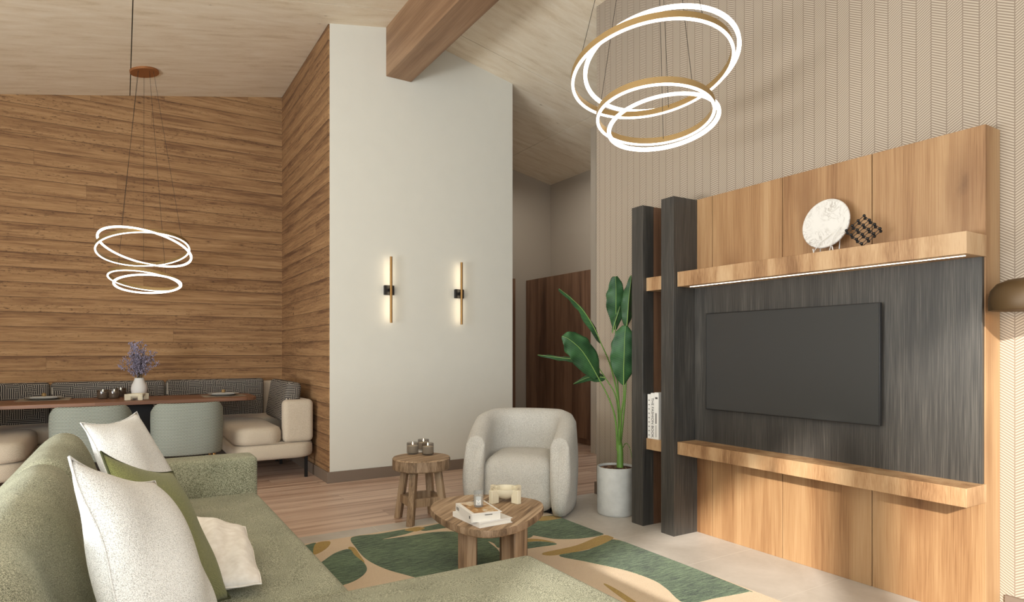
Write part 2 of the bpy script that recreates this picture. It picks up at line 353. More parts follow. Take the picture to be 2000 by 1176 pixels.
class MB:
    def __init__(s): s.v = []; s.f = []; s.mi = []; s.cur = 0
    def add(s, vs, fs):
        o = len(s.v); s.v += [Vector(q) for q in vs]
        for f in fs: s.f.append(tuple(i + o for i in f)); s.mi.append(s.cur)
        return s
    def mat(s, i): s.cur = i; return s
    def box(s, a, b):
        x0, y0, z0 = a; x1, y1, z1 = b
        return s.add([(x0, y0, z0), (x1, y0, z0), (x1, y1, z0), (x0, y1, z0), (x0, y0, z1), (x1, y0, z1), (x1, y1, z1), (x0, y1, z1)],
                     [(0, 3, 2, 1), (4, 5, 6, 7), (0, 1, 5, 4), (1, 2, 6, 5), (2, 3, 7, 6), (3, 0, 4, 7)])
    def prism(s, poly, z0, z1):
        n = len(poly)
        if sum(poly[i][0] * poly[(i + 1) % n][1] - poly[(i + 1) % n][0] * poly[i][1] for i in range(n)) < 0: poly = poly[::-1]
        vs = [(p[0], p[1], z0) for p in poly] + [(p[0], p[1], z1) for p in poly]
        return s.add(vs, [tuple(range(n))[::-1], tuple(range(n, 2 * n))] + [(i, (i + 1) % n, n + (i + 1) % n, n + i) for i in range(n)])
    def loft(s, rings, closed=True, caps=True):
        n = len(rings[0]); vs = [p for r in rings for p in r]; fs = []
        for i in range(len(rings) - 1):
            for j in range(n if closed else n - 1):
                a = i * n + j; b = i * n + (j + 1) % n; fs.append((a, b, b + n, a + n))
        if caps: fs.append(tuple(range(n))[::-1]); fs.append(tuple(range((len(rings) - 1) * n, len(rings) * n)))
        return s.add(vs, fs)
    def tube(s, pts, r, sides=8, caps=True):
        pts = [Vector(p) for p in pts]; rings = []
        up = None
        for i, p in enumerate(pts):
            t = (pts[min(i + 1, len(pts) - 1)] - pts[max(i - 1, 0)]).normalized()
            if up is None:
                up = Vector((0, 0, 1)) if abs(t.z) < 0.9 else Vector((1, 0, 0))
            a = t.cross(up).normalized(); b = a.cross(t).normalized(); up = b
            rr = r[i] if isinstance(r, (list, tuple)) else r
            rings.append([p + (a * math.cos(q) + b * math.sin(q)) * rr for q in [2 * math.pi * k / sides for k in range(sides)]])
        return s.loft(rings, True, caps)
    def lathe(s, c, prof, seg=32):
        rings = [[(c[0] + r * math.cos(2 * math.pi * k / seg), c[1] + r * math.sin(2 * math.pi * k / seg), c[2] + z) for k in range(seg)] for r, z in prof]
        return s.loft(rings, True, True)
    def ball(s, c, r, seg=10, rows=7, sz=1.0):
        prof = [(max(r * math.sin(math.pi * i / rows), 1e-4), -r * sz * math.cos(math.pi * i / rows)) for i in range(rows + 1)]
        return s.lathe(c, prof, seg)
    def rbox(s, a, b, r, n=8, crown=0.0, crownaxis=2):
        c = [(a[i] + b[i]) / 2 for i in range(3)]; h = [abs(b[i] - a[i]) / 2 for i in range(3)]
        rr = [min(r, x * 0.999) for x in h]; R = min(rr)
        def axis(hx):  # sample positions dense near the ends
            inner = hx - R
            e = [math.sin(math.pi / 2 * k / 5) * R for k in range(1, 6)]
            mids = [(-1 + 2 * k / n) * inner for k in range(n + 1)]
            return [-inner - q for q in e[::-1]] + mids + [inner + q for q in e]
        A = [axis(x) for x in h]; idx = {}; vs = []; fs = []
        def vert(p):
            key = tuple(round(q, 6) for q in p)
            if key in idx: return idx[key]
            inn = [max(-(h[i] - R), min(h[i] - R, p[i])) for i in range(3)]
            d = Vector([p[i] - inn[i] for i in range(3)])
            q = Vector(inn) + (d.normalized() * R if d.length > 1e-9 else d)
            if crown:
                o = [i for i in range(3) if i != crownaxis]
                w = (1 - (q[o[0]] / h[o[0]]) ** 2) * (1 - (q[o[1]] / h[o[1]]) ** 2)
                if q[crownaxis] > 0: q[crownaxis] += crown * max(w, 0) ** 0.7 * min(1.0, q[crownaxis] / h[crownaxis] * 1.0)
            idx[key] = len(vs); vs.append((q[0] + c[0], q[1] + c[1], q[2] + c[2])); return idx[key]
        for ax in range(3):
            o1, o2 = (ax + 1) % 3, (ax + 2) % 3
            for sgn in (-1, 1):
                for i in range(len(A[o1]) - 1):
                    for j in range(len(A[o2]) - 1):
                        q = []
                        for (di, dj) in ((0, 0), (1, 0), (1, 1), (0, 1)):
                            p = [0, 0, 0]; p[ax] = sgn * h[ax]; p[o1] = A[o1][i + di]; p[o2] = A[o2][j + dj]; q.append(vert(p))
                        if len(set(q)) > 2: fs.append(tuple(q) if sgn > 0 else tuple(q[::-1]))
        return s.add(vs, fs)
    def xf(s, m):
        s.v = [m @ q for q in s.v]; return s
    def build(s, name, mats, parent=None, smooth=False, bevel=0.0, label=None, angle=40):
        me = bpy.data.meshes.new(name)
        inv = MW[parent.name].inverted() if parent is not None else Matrix()
        me.from_pydata([inv @ q for q in s.v], [], s.f)
        if not isinstance(mats, (list, tuple)): mats = [mats]
        for m in mats: me.materials.append(M[m] if isinstance(m, str) else m)
        me.polygons.foreach_set('material_index', s.mi); me.update(); me.validate()
        o = bpy.data.objects.new(name, me); COL.objects.link(o)
        if smooth or bevel:
            me.polygons.foreach_set('use_smooth', [True] * len(me.polygons))
            me.set_sharp_from_angle(angle=math.radians(angle))
        if bevel:
            b = o.modifiers.new('bevel', 'BEVEL'); b.width = bevel; b.segments = 2; b.limit_method = 'ANGLE'; b.angle_limit = math.radians(40)
            b.harden_normals = False
        if parent is not None: o.parent = parent; MW[o.name] = MW[parent.name]
        else: MW[o.name] = Matrix()
        if label: o['label'] = label
        return o

MW = {}
def thing(name, label, cat, loc=(0, 0, 0), rz=0.0, group=None):
    o = bpy.data.objects.new(name, None); COL.objects.link(o); o.empty_display_size = 0.1
    o.location = loc; o.rotation_euler = (0, 0, rz)
    MW[o.name] = Matrix.Translation(loc) @ Matrix.Rotation(rz, 4, 'Z')
    o['label'] = label; o['category'] = cat
    if group: o['group'] = group
    return o
def tag(o, label, cat, group=None):
    o['label'] = label; o['category'] = cat
    if group: o['group'] = group
    return o
def struct(name, mb, mats, **kw):
    o = mb.build(name, mats, **kw); o['kind'] = 'structure'; return o
def at(root_):  # local -> world for a builder that works in a thing's own axes
    return MW[root_.name]
def dup(o, loc, rz, label, group=None):
    r = o.copy(); COL.objects.link(r); r.location = loc; r.rotation_euler = (0, 0, rz); r['label'] = label
    MW[r.name] = Matrix.Translation(loc) @ Matrix.Rotation(rz, 4, 'Z')
    if group: r['group'] = group
    for ch in [q for q in list(COL.objects) if q.parent == o]:
        c = ch.copy(); COL.objects.link(c); c.parent = r; MW[c.name] = MW[r.name]
        for g in [q for q in list(COL.objects) if q.parent == ch]:
            d = g.copy(); COL.objects.link(d); d.parent = c; MW[d.name] = MW[r.name]
    return r
def text_mesh(body, size, mat, M4, parent, name='lettering', extrude=0.0006, label=None):
    cu = bpy.data.curves.new('t', 'FONT'); cu.body = body; cu.size = size; cu.extrude = extrude; cu.align_x = 'CENTER'; cu.align_y = 'CENTER'
    o = bpy.data.objects.new('t', cu); COL.objects.link(o)
    dg = bpy.context.evaluated_depsgraph_get(); me = bpy.data.meshes.new_from_object(o.evaluated_get(dg))
    bpy.data.objects.remove(o)
    vs = [M4 @ v.co for v in me.vertices]; fs = [tuple(p.vertices) for p in me.polygons]
    mb = MB(); mb.add(vs, fs); return mb.build(name, mat, parent, label=label)

# ------------------------------------------------------------------ the room
XW, YW, XR, YF = 3.54, 5.984, 1.664, 8.03       # wallpaper wall, white wall, cladding return, far wall
RX, RZ, SL = 2.40, 4.50, 0.20                    # ridge line and roof slope
def ceil_z(x): return RZ - SL * abs(x - RX)
struct('floor', MB().box((-4.2, -2.6, -0.1), (5.0, 4.345, 0)), 'tile')
struct('floor', MB().box((-4.2, 4.345, -0.1), (7.2, 9.6, 0.0)), 'floorwood')
def roof(x0, x1, y0, y1, mat='ceil', name='ceiling'):
    return struct(name, MB().add([(x0, y0, ceil_z(x0)), (x1, y0, ceil_z(x1)), (x1, y1, ceil_z(x1)), (x0, y1, ceil_z(x0)),
        (x0, y0, ceil_z(x0) + .12), (x1, y0, ceil_z(x1) + .12), (x1, y1, ceil_z(x1) + .12), (x0, y1, ceil_z(x0) + .12)],
        [(0, 1, 2, 3), (7, 6, 5, 4), (0, 4, 5, 1), (1, 5, 6, 2), (2, 6, 7, 3), (3, 7, 4, 0)]), mat)
g_ = 0.004
for (x0, x1) in ((-4.4, 0.075 - g_), (0.075 + g_, RX), (RX, 4.735 - g_), (4.735 + g_, 7.3)):
    for (y0, y1) in ((-2.82, 1.98 - g_), (1.98 + g_, 5.62 - g_), (5.62 + g_, 9.7)):
        roof(x0, x1, y0, y1)
M['gap'] = plain('panel_gap', (52, 44, 34), 0.9)
def wall_prism(name, pts, y0, y1, mat):          # gable wall: polygon in XZ, thickness in Y
    n = len(pts); return struct(name, MB().add([(x, y0, z) for x, z in pts] + [(x, y1, z) for x, z in pts],
        [tuple(range(n)), tuple(range(n, 2 * n))[::-1]] + [((i + 1) % n, i, n + i, n + (i + 1) % n) for i in range(n)]), mat)
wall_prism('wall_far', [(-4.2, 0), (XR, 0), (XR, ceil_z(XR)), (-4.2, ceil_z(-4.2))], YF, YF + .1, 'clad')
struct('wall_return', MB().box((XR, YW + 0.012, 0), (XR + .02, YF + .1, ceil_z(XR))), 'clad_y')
wall_prism('wall_middle', [(XR + .012, 0), (3.711, 0), (3.711, ceil_z(3.711)), (RX, RZ), (XR + .012, ceil_z(XR + .012))], YW, YW + .12, 'white_wall')
wall_prism('wall_hall_side', [(3.60, 0), (3.711, 0), (3.711, ceil_z(3.711)), (3.60, ceil_z(3.6))], YW + .12, 8.05, 'taupe_wall')
struct('wall_right', MB().box((XW, -2.5, 0), (XW + .16, 4.31, ceil_z(XW) - .001)), ['paper_wall'])
struct('wall_corner', MB().box((4.905, YW, 0), (5.9, YW + .1, ceil_z(4.905))), 'taupe_wall')
struct('wall_hall_right', MB().box((5.69, YW + .1, 0), (5.8, 9.3, ceil_z(5.69))), 'taupe_wall')
wall_prism('wall_hall_end', [(3.711, 2.34), (5.69, 2.34), (5.69, ceil_z(5.69)), (3.711, ceil_z(3.711))], 8.05, 8.15, 'taupe_wall')
struct('wall_hall_end', MB().box((5.03, 8.05, 0), (5.69, 8.15, 2.34)).box((3.711, 8.05, 0), (4.12, 8.15, 2.34)), 'taupe_wall')
struct('wall_hall_near', MB().box((XW + .16, 4.21, 0), (7.0, 4.31, 3.9)), 'taupe_wall')
struct('wall_left', MB().box((-4.3, -2.5, 0), (-4.2, YF, 3.3)), 'white_wall')
wf = struct('added_window_1', MB().box((-4.2, -2.15, .40), (-4.15, 3.35, .45)).box((-4.2, -2.15, 3.05), (-4.15, 3.35, 3.10)).box((-4.2, -2.15, .45), (-4.15, -2.1, 3.05)).box((-4.2, 3.3, .45), (-4.15, 3.35, 3.05)).box((-4.2, .57, .45), (-4.15, .63, 3.05)), 'black')  # unseen window frame added to go with the side fill light
MB().box((-4.199, -2.1, .45), (-4.18, .57, 3.05)).build('pane', 'screen', wf); MB().box((-4.199, .63, .45), (-4.18, 3.3, 3.05)).build('pane', 'screen', wf)  # opaque panes on the closed wall, no light comes through
struct('roof_deck', MB().add([(x, y, z + d) for d in (.121, .16) for (x, y, z) in ((-4.4, -2.82, ceil_z(-4.4)), (RX, -2.82, RZ), (7.3, -2.82, ceil_z(7.3)), (7.3, 9.7, ceil_z(7.3)), (RX, 9.7, RZ), (-4.4, 9.7, ceil_z(-4.4)))],
    [(0, 1, 4, 5), (1, 2, 3, 4), (6, 11, 10, 7), (7, 10, 9, 8), (0, 5, 11, 6), (2, 8, 9, 3), (0, 6, 7, 1), (1, 7, 8, 2), (3, 9, 10, 4), (4, 10, 11, 5)]), plain('panel_gap', (52, 44, 34), 0.9))
# glazed gable behind the camera: piers only, the daylight and the low sun come between them
struct('wall_gable', MB().box((-4.2, -2.6, 0), (-4.1, -2.5, ceil_z(-4.2))).box((-2.06, -2.6, 0), (-1.74, -2.5, ceil_z(-2.06))).box((3.38, -2.6, 0), (XW, -2.5, ceil_z(XW))), 'white_wall')
# walls' skirting
struct('baseboard_middle', MB().box((XR - .016, YW - .016, 0), (3.711, YW, .105)), 'base', bevel=.002)
struct('baseboard_return', MB().box((XR - .016, YW, 0), (XR, YF, .105)), 'base', bevel=.002)
struct('baseboard_far', MB().box((-4.2, YF - .016, 0), (XR - .016, YF, .105)), 'base', bevel=.002)
struct('baseboard_right', MB().box((XW - .014, -2.5, 0), (XW, 1.30, .105)).box((XW - .014, 3.46, 0), (XW + .16, 4.324, .105)), 'base', bevel=.002)
struct('baseboard_corner', MB().box((4.88, YW - .016, 0), (5.9, YW, .105)), 'taupe_wall', bevel=.002)
# door at the end of the hall
o = struct('door_1', MB().box((4.12, 8.07, 0), (5.03, 8.11, 2.30)), 'walnut')
struct('trim_2', MB().box((4.96, 8.03, 0), (5.03, 8.05, 2.34)).box((4.12, 8.03, 2.28), (4.96, 8.05, 2.34)), 'walnut')
MB().tube([(4.90, 8.03, 1.0), (4.80, 8.03, 1.0)], .01).tube([(4.90, 8.07, 1.0), (4.90, 8.03, 1.0)], .012).build('door_handle', 'black', o)
# ridge beam
struct('trim_1', MB().box((2.232, -2.5, 3.982), (2.499, YW, 4.497)), 'beam', bevel=.004)

# tall walnut cupboards in the hall
cup = thing('hall_cupboard', 'tall dark walnut fronted cupboard along the hall beyond the white wall', 'cupboard', (5.45, 7.3, 0))
MB().box((5.24, 6.10, 0.08), (5.67, 8.03, 2.325)).build('body', 'walnut', cup)
MB().box((5.28, 6.12, 0.0), (5.66, 8.02, 0.08)).build('plinth', 'walnut', cup)
for i in range(4):
    y0 = 6.11 + i * .48; MB().box((5.22, y0 + .002, .09), (5.24, y0 + .476, 2.32)).build('door', 'walnut', cup)

# ------------------------------------------------------------------ TV unit
U = thing('media_wall_unit', 'oak and charcoal wood television wall unit with two long shelves', 'wall unit', (3.45, 2.3, 0))
XP = 3.387
YE = [1.322, 1.84, 2.374, 2.905, 3.04]
for i in range(4):
    MB().box((XP, YE[i] + (.0022 if i else 0), 0), (XW - .002, YE[i + 1] - .0022, 2.298)).build('oak_panel', 'oak', U, bevel=.0015)
MB().box((XP - .022, 1.327, .60), (XP - .0005, 3.038, 1.70)).build('dark_backing', 'dark', U, bevel=.001, label='charcoal wood panel behind the television')
for (z0, z1) in ((1.685, 1.785), (.553, .638)):
    sh = MB().box((3.19, 1.318, z0), (XP - .001, 3.032, z1)).build('shelf', 'oakshelf', U, bevel=.0015)
    if z0 > 1:
        MB().box((3.254, 1.35, z0 - .003), (3.260, 2.98, z0 - .0005)).build('light_strip', 'ledstrip', sh)
    MB().box((3.195, 3.155, z0 - .005), (XW - .004, 3.333, z1 - .01)).build('shelf', 'oakshelf', U, bevel=.0015)
MB().box((3.16, 3.036, 0), (XW - .002, 3.153, 2.296)).build('pillar', 'dark', U, bevel=.0015)
MB().box((3.163, 3.335, 0), (3.268, 3.45, 2.293)).build('pillar', 'dark', U, bevel=.0015)
MB().box((3.2685, 3.336, 0), (XW - .002, 3.449, 2.292)).build('side_panel', 'walnut', U, label='brown side panel behind the outer dark pillar')
MB().box((3.52, 3.154, 0), (XW - .003, 3.334, 2.28)).build('back_panel', 'walnut', U, label='brown backing between the two dark pillars')

TV = thing('television', 'large flat black television mounted on the charcoal panel', 'television', (3.34, 2.34, 1.18))
# size found on the plane of the screen face
MB().box((3.325, 1.765, .862), (3.345, 2.905, 1.502)).build('housing', 'tvframe', TV, bevel=.002)
MB().box((3.3235, 1.771, .868), (3.3255, 2.899, 1.496)).build('screen', 'screen', TV)
MB().box((3.345, 2.1, 1.0), (3.3645, 2.5, 1.3)).build('wall_mount', 'black', TV)

# marble disc on the shelf
ZS = 1.785
D = thing('marble_disc', 'round white veined marble disc standing on the upper oak shelf', 'ornament', (3.29, 2.04, ZS))
def disc(c, nrm, r, t, n=48):
    nrm = Vector(nrm).normalized(); a = nrm.cross(Vector((0, 0, 1))).normalized(); b = nrm.cross(a)
    rings = []
    for (rr, d) in ((r - .004, -t / 2), (r, -t / 2 + .004), (r, t / 2 - .004), (r - .004, t / 2)):
        rings.append([Vector(c) + nrm * d + (a * math.cos(2 * math.pi * k / n) + b * math.sin(2 * math.pi * k / n)) * rr for k in range(n)])
    return MB().loft(rings)
disc((3.30, 2.045, ZS + .168), (-1, .02, .15), .138, .016).build('disc', 'marble', D, smooth=True)
for dy in (-.055, .055):
    MB().tube([(3.345, 2.045 + dy, ZS + .09), (3.335, 2.045 + dy, ZS + .004), (3.255, 2.03 + dy, ZS + .004), (3.245, 2.03 + dy, ZS + .03)], .003, 6).build('wire_stand', 'ceramic', D, smooth=True)
# branch ornament over the disc
for i, (a0, b0) in enumerate((((3.262, 1.99, ZS + .10), (3.262, 2.10, ZS + .005)), ((3.262, 1.94, ZS + .13), (3.26, 2.0, ZS + .005)))):
    p0, p1 = Vector(a0), Vector(b0); MB().tube([p0, (p0 + p1) / 2 + Vector((-.006, .004, .01)), p1], .0022, 5).build('wire_stand', 'ceramic', D, smooth=True)

# molecule sculpture
S = thing('lattice_sculpture', 'small black lattice sculpture of balls and rods beside the marble disc', 'sculpture', (3.25, 1.80, ZS))
rot = Matrix.Translation((3.255, 1.812, ZS + .098)) @ Matrix.Rotation(math.radians(8), 4, 'Z') @ Matrix.Rotation(math.radians(-44), 4, 'X') @ Matrix.Rotation(math.radians(20), 4, 'Z')
st = .036; balls = MB(); rods = MB()
P = {}
for i in range(4):
    for j in range(4):
        for k in range(2):
            P[i, j, k] = rot @ Vector(((k - .5) * st, (i - 1.5) * st, (j - 1.5) * st))
zmin = min(p.z for p in P.values()); off = Vector((0, 0, ZS + .0075 - zmin))
for k_, p in P.items():
    P[k_] = p + off; balls.ball(P[k_], .0078, 8, 6)
for (i, j, k), p in P.items():
    for q in ((i + 1, j, k), (i, j + 1, k), (i, j, k + 1)):
        if q in P: rods.tube([p, P[q]], .0018, 5)
rods.build('rods', 'black', S); balls.build('balls', 'black', S, smooth=True)

# books in the niche
ZB = .628
spec = [('THE WORLD OF INTERIORS', .030, .315, None), ('THE FASHION BOOK', .034, .325, 'THE FASHION BOOK'), ('', .040, .33, 'bar')]
yb = 3.325
lab = ['white paperback with faint grey spine print, against the outer dark pillar', 'white book lettered THE FASHION BOOK between two others in the niche', 'cream book with a black bar on its spine, in the pillar niche']
for i, (t_, w_, h_, txt) in enumerate(spec):
    b = thing('book', lab[i], 'book', (3.3, yb - w_ / 2, ZB), 0, 'books standing in the pillar niche')
    MB().box((3.205, yb - w_ + .002, ZB + .003), (3.42, yb - .002, ZB + h_ - .003)).build('pages', 'paper', b)
    MB().box((3.20, yb - w_, ZB), (3.204, yb, ZB + h_)).box((3.204, yb - w_, ZB), (3.424, yb - w_ + .002, ZB + h_)).box((3.204, yb - .002, ZB), (3.424, yb, ZB + h_)).build('cover', 'cover', b, label='white cover')
    mt = lambda zc: Matrix.Translation((3.1992, yb - w_ / 2, zc)) @ Matrix(((0, 0, -1, 0), (0, -1, 0, 0), (-1, 0, 0, 0), (0, 0, 0, 1)))
    if txt == 'bar':
        MB().box((3.1985, yb - .020, ZB + .11), (3.1998, yb - .012, ZB + .185)).build('spine_bar', 'ink', b)
        MB().box((3.1985, yb - .030, ZB + .285), (3.1998, yb - .008, ZB + .297)).build('spine_print', 'ink', b)
        MB().box((3.1985, yb - .019, ZB + .015), (3.1998, yb - .013, ZB + .10)).build('spine_print', 'inklight', b)
    elif txt:
        text_mesh(txt, .030, 'ink', mt(ZB + .15), b)
    else:
        for k in range(9): MB().box((3.1985, yb - .022, ZB + .02 + k * .031), (3.1998, yb - .009, ZB + .028 + k * .031)).build('spine_print', 'inklight', b)
    yb -= w_ + .002

# ------------------------------------------------------------------ floor lamp beside the unit (only its shade reaches the picture)
L = thing('floor_lamp', 'bronze domed reading lamp on a slim pole beside the oak unit', 'lamp', (3.40, .90, 0))
lc = (3.372, 1.155, 1.43)
prof = [(.139, 0), (.142, .004), (.142, .055), (.134, .09), (.112, .118), (.075, .135), (.03, .142), (.012, .143), (.012, .139), (.03, .138), (.073, .131), (.108, .114), (.129, .088), (.137, .055), (.137, .004)]
seg = 48
mb = MB(); rings = [[(lc[0] + r * math.cos(2 * math.pi * k / seg), lc[1] + r * math.sin(2 * math.pi * k / seg), lc[2] + z) for k in range(seg)] for r, z in prof]
rings.append(rings[0]); mb.loft(rings, True, False).build('lamp_shade', 'bronze', L, smooth=True)
MB().lathe((3.40, .90, 0), [(.13, 0), (.13, .015), (.12, .02), (.012, .022)]).build('base', 'bronze', L, smooth=True)
MB().tube([(3.40, .90, .02), (3.40, .90, 1.62)], .009, 12).build('pole', 'bronze', L, smooth=True)
MB().tube([(3.40, .90, 1.60), (3.395, .96, 1.635), (3.38, 1.10, 1.63), (3.372, 1.155, 1.572)], .007, 10).build('arm', 'bronze', L, smooth=True)
MB().ball((3.372, 1.155, 1.50), .028, 14, 10).build('bulb', 'bulb', L, smooth=True)
lamp('reading_lamp_light', 'POINT', (3.372, 1.155, 1.46), energy=0.5, color=(1.0, .72, .42), shadow_soft_size=.03)

# ------------------------------------------------------------------ ring chandeliers
def proj(p):
    d = p[0] * SN + p[1] * CS; r = p[0] * CS - p[1] * SN
    return 1000 + F_PX * r / d, 686 - F_PX * (p[2] - EYE) / d
def ring_frame(C, th, ph):
    N = Vector((math.sin(th) * math.cos(ph), math.sin(th) * math.sin(ph), math.cos(th)))
    A = N.cross(Vector((0, 1, .01))).normalized(); return N, A, N.cross(A)
def ring_section(C, R, th, ph, sec, n=96):
    N, A, B = ring_frame(C, th, ph); C = Vector(C); rings = []
    for k in range(n + 1):
        q = 2 * math.pi * k / n; d = A * math.cos(q) + B * math.sin(q)
        rings.append([C + d * (R + a) + N * b for a, b in sec])
    return MB().loft(rings, True, False)
def chandelier(label, can, rings, cables, scale_c, tilt):
    T = thing('ring_chandelier', label, 'chandelier', can)
    if tilt:
        cb = MB().lathe((0, 0, 0), [(.075, 0.0), (.13, 0.0), (.13, .022), (.02, .022)], 40)
        cb.xf(Matrix.Translation(can) @ Matrix.Rotation(-math.atan(SL) * tilt, 4, 'Y') @ Matrix.Translation((0, 0, -.022)))
    else: cb = MB().lathe((can[0], can[1], can[2] - .022), [(.075, 0), (.115, 0), (.115, .021), (.02, .021)], 40)
    cb.build('canopy', 'copper', T, smooth=True)
    for i, (C, R, th, ph) in enumerate(rings):
        if i in (0, 3):
            r = ring_section(C, R, th, ph, [(-.004, -.004), (.004, -.004), (.004, .005), (-.004, .005)]).build('ring', 'gold', T, smooth=True)
            ring_section(C, R, th, ph, [(-.010, .006), (-.010, -.006), (.010, -.006), (.010, .006)]).build('diffuser', 'led', r, smooth=True)
        else:
            r = ring_section(C, R, th, ph, [(-.007, .002), (.007, .002), (.007, .036), (-.007, .036)]).build('ring', 'gold', T, smooth=True)
            ring_section(C, R, th, ph, [(-.0075, .0015), (-.0075, -.004), (.0075, -.004), (.0075, .0015)]).build('diffuser', 'led', r, smooth=True)
    for (i, tx, ty) in cables:
        C, R, th, ph = rings[i]; N, A, B = ring_frame(C, th, ph)
        best = min((Vector(C) + (A * math.cos(q) + B * math.sin(q)) * R for q in [2 * math.pi * k / 180 for k in range(180)]), key=lambda p: (proj(p)[0] - tx) ** 2 + (proj(p)[1] - ty) ** 2)
        top = Vector(can) + Vector((best.x - can[0], best.y - can[1], 0)) * (.10 / scale_c)
        top.z = can[2] - .012 + (SL * (top.x - can[0]) if tilt else 0)
        MB().tube([top, best + N * .002], .0016, 5).build('cable', 'cable', T)
def sc_(p, k): return ((p[0] * k, p[1] * k, EYE + (p[2] - EYE) * k), p[3] * k, p[4], p[5])
kr = .905
ringsR = [sc_((2.726, 2.725, 2.955, .447, .262, 1.288), kr), sc_((2.616, 2.689, 2.861, .456, .205, 7.691), kr), sc_((2.654, 2.698, 2.622, .332, -.164, 4.075), kr), sc_((2.728, 2.71, 2.62, .319, .822, 3.768), kr)]
chandelier('large ring chandelier of four glowing hoops hanging from the brown ridge beam', (2.40, 2.45, 3.98), ringsR,
           [(1, 1127, 122), (1, 1378, 33), (1, 1306, 218), (2, 1168, 220), (2, 1357, 157), (2, 1295, 272)], .42, 0)
kl = .972
ringsL = [sc_((.209, 7.526, 2.317, .427, .333, .886), kl), sc_((.192, 7.529, 2.294, .42, .294, 1.805), kl), sc_((.2, 7.527, 1.973, .325, .225, .985), kl), sc_((.23, 7.484, 1.939, .30, .226, 1.631), kl)]
chandelier('ring chandelier of four glowing hoops hanging above the dining table', (.19, 7.31, ceil_z(.19) + .001), ringsL,
           [(0, 237, 442), (1, 281, 519), (1, 352, 475), (2, 230, 527), (2, 322, 545)], .41, 1)

# ------------------------------------------------------------------ sconces
def sconce(x, label):
    s = thing('wall_sconce', label, 'wall lamp', (x, YW, 1.855), 0, 'slim brass bar lamps on the white wall')
    MB().box((x - .050, YW - .035, 1.808), (x + .050, YW - .0005, 1.902)).build('wall_plate', 'black', s, bevel=.002)
    MB().box((x - .012, YW - .07, 1.84), (x + .012, YW - .035, 1.87)).build('bracket', 'black', s)
    MB().tube([(x, YW - .078, 1.53), (x, YW - .078, 2.182)], .0125, 16).build('bar', 'brass', s, smooth=True)
    MB().box((x - .006, YW - .0665, 1.545), (x + .006, YW - .0645, 1.838)).box((x - .006, YW - .0665, 1.872), (x + .006, YW - .0645, 2.167)).build('light_strip', 'sconceled', s)
sconce(2.256, 'brass bar wall lamp on the white wall, the one beside the wood cladding')
sconce(3.034, 'brass bar wall lamp on the white wall, the one above the cream armchair')

# ------------------------------------------------------------------ sofa
def zr_leg(x): return .0145 if x > -.1 else 0.0
SF = thing('sofa', 'green tweed corner sofa with a chaise along the rug', 'sofa', (.3, 2.7, 0))
prof = [(-.82, .05), (-.83, .20), (-.70, .37), (-.57, .51), (-.44, .665), (-.345, .775), (-.27, .815), (-.195, .79), (-.14, .70), (-.09, .56), (-.045, .42), (-.02, .30), (-.02, .05)]
def back_piece(y0, y1, seed):
    cp = catmull([Vector((x, 0, z)) for x, z in prof], 4, False); rings = []; rr = random.Random(seed)
    cx, cz = -.42, .38; n = 40
    ph = rr.random() * 6
    for i in range(n + 1):
        t = i / n; y = y0 + (y1 - y0) * t
        e = min(t, 1 - t) * (y1 - y0)
        k = 1.0 if e > .07 else 1 - .085 * (1 - e / .07) ** 2
        ring = []
        for p in cp:
            wob = .010 * math.sin(y * 9 + p.x * 7 + ph) * math.cos(y * 3.1 + p.z * 9) * (1 if p.z > .4 else 0)
            ring.append((cx + (p.x - cx) * k + wob, y, cz + (p.z - cz) * (k if p.z > cz else 1) + wob * .8))
        rings.append(ring)
    return MB().loft(rings, True, True)
back_piece(1.02, 3.105, 1).build('back_cushion', 'green', SF, smooth=True, angle=60)
back_piece(3.115, 4.18, 2).build('back_cushion', 'green', SF, smooth=True, angle=60)
MB().rbox((-.05, 2.12, .16), (.69, 3.985, .42), .045, 10, .012).build('seat_cushion', 'green', SF, smooth=True, angle=70)
MB().rbox((-.05, 1.10, .16), (1.425, 2.16, .43), .05, 12, .012).build('chaise_cushion', 'green', SF, smooth=True, angle=70)
MB().rbox((-.05, 3.99, .08), (.69, 4.19, .625), .03, 8, .006).build('arm', 'green', SF, smooth=True, angle=70)
MB().box((-.03, 1.13, .06), (1.39, 2.13, .17)).box((-.03, 2.13, .06), (.66, 3.99, .17)).build('base', 'green', SF, bevel=.01)
for (x, y) in ((1.33, 1.2), (1.33, 2.06), (.6, 3.9), (0.0, 1.2), (-.6, 1.2), (-.6, 4.0)):
    MB().lathe((x, y, zr_leg(x)), [(.018, 0), (.022, .065 - zr_leg(x))], 14).build('leg', 'black', SF, smooth=True)

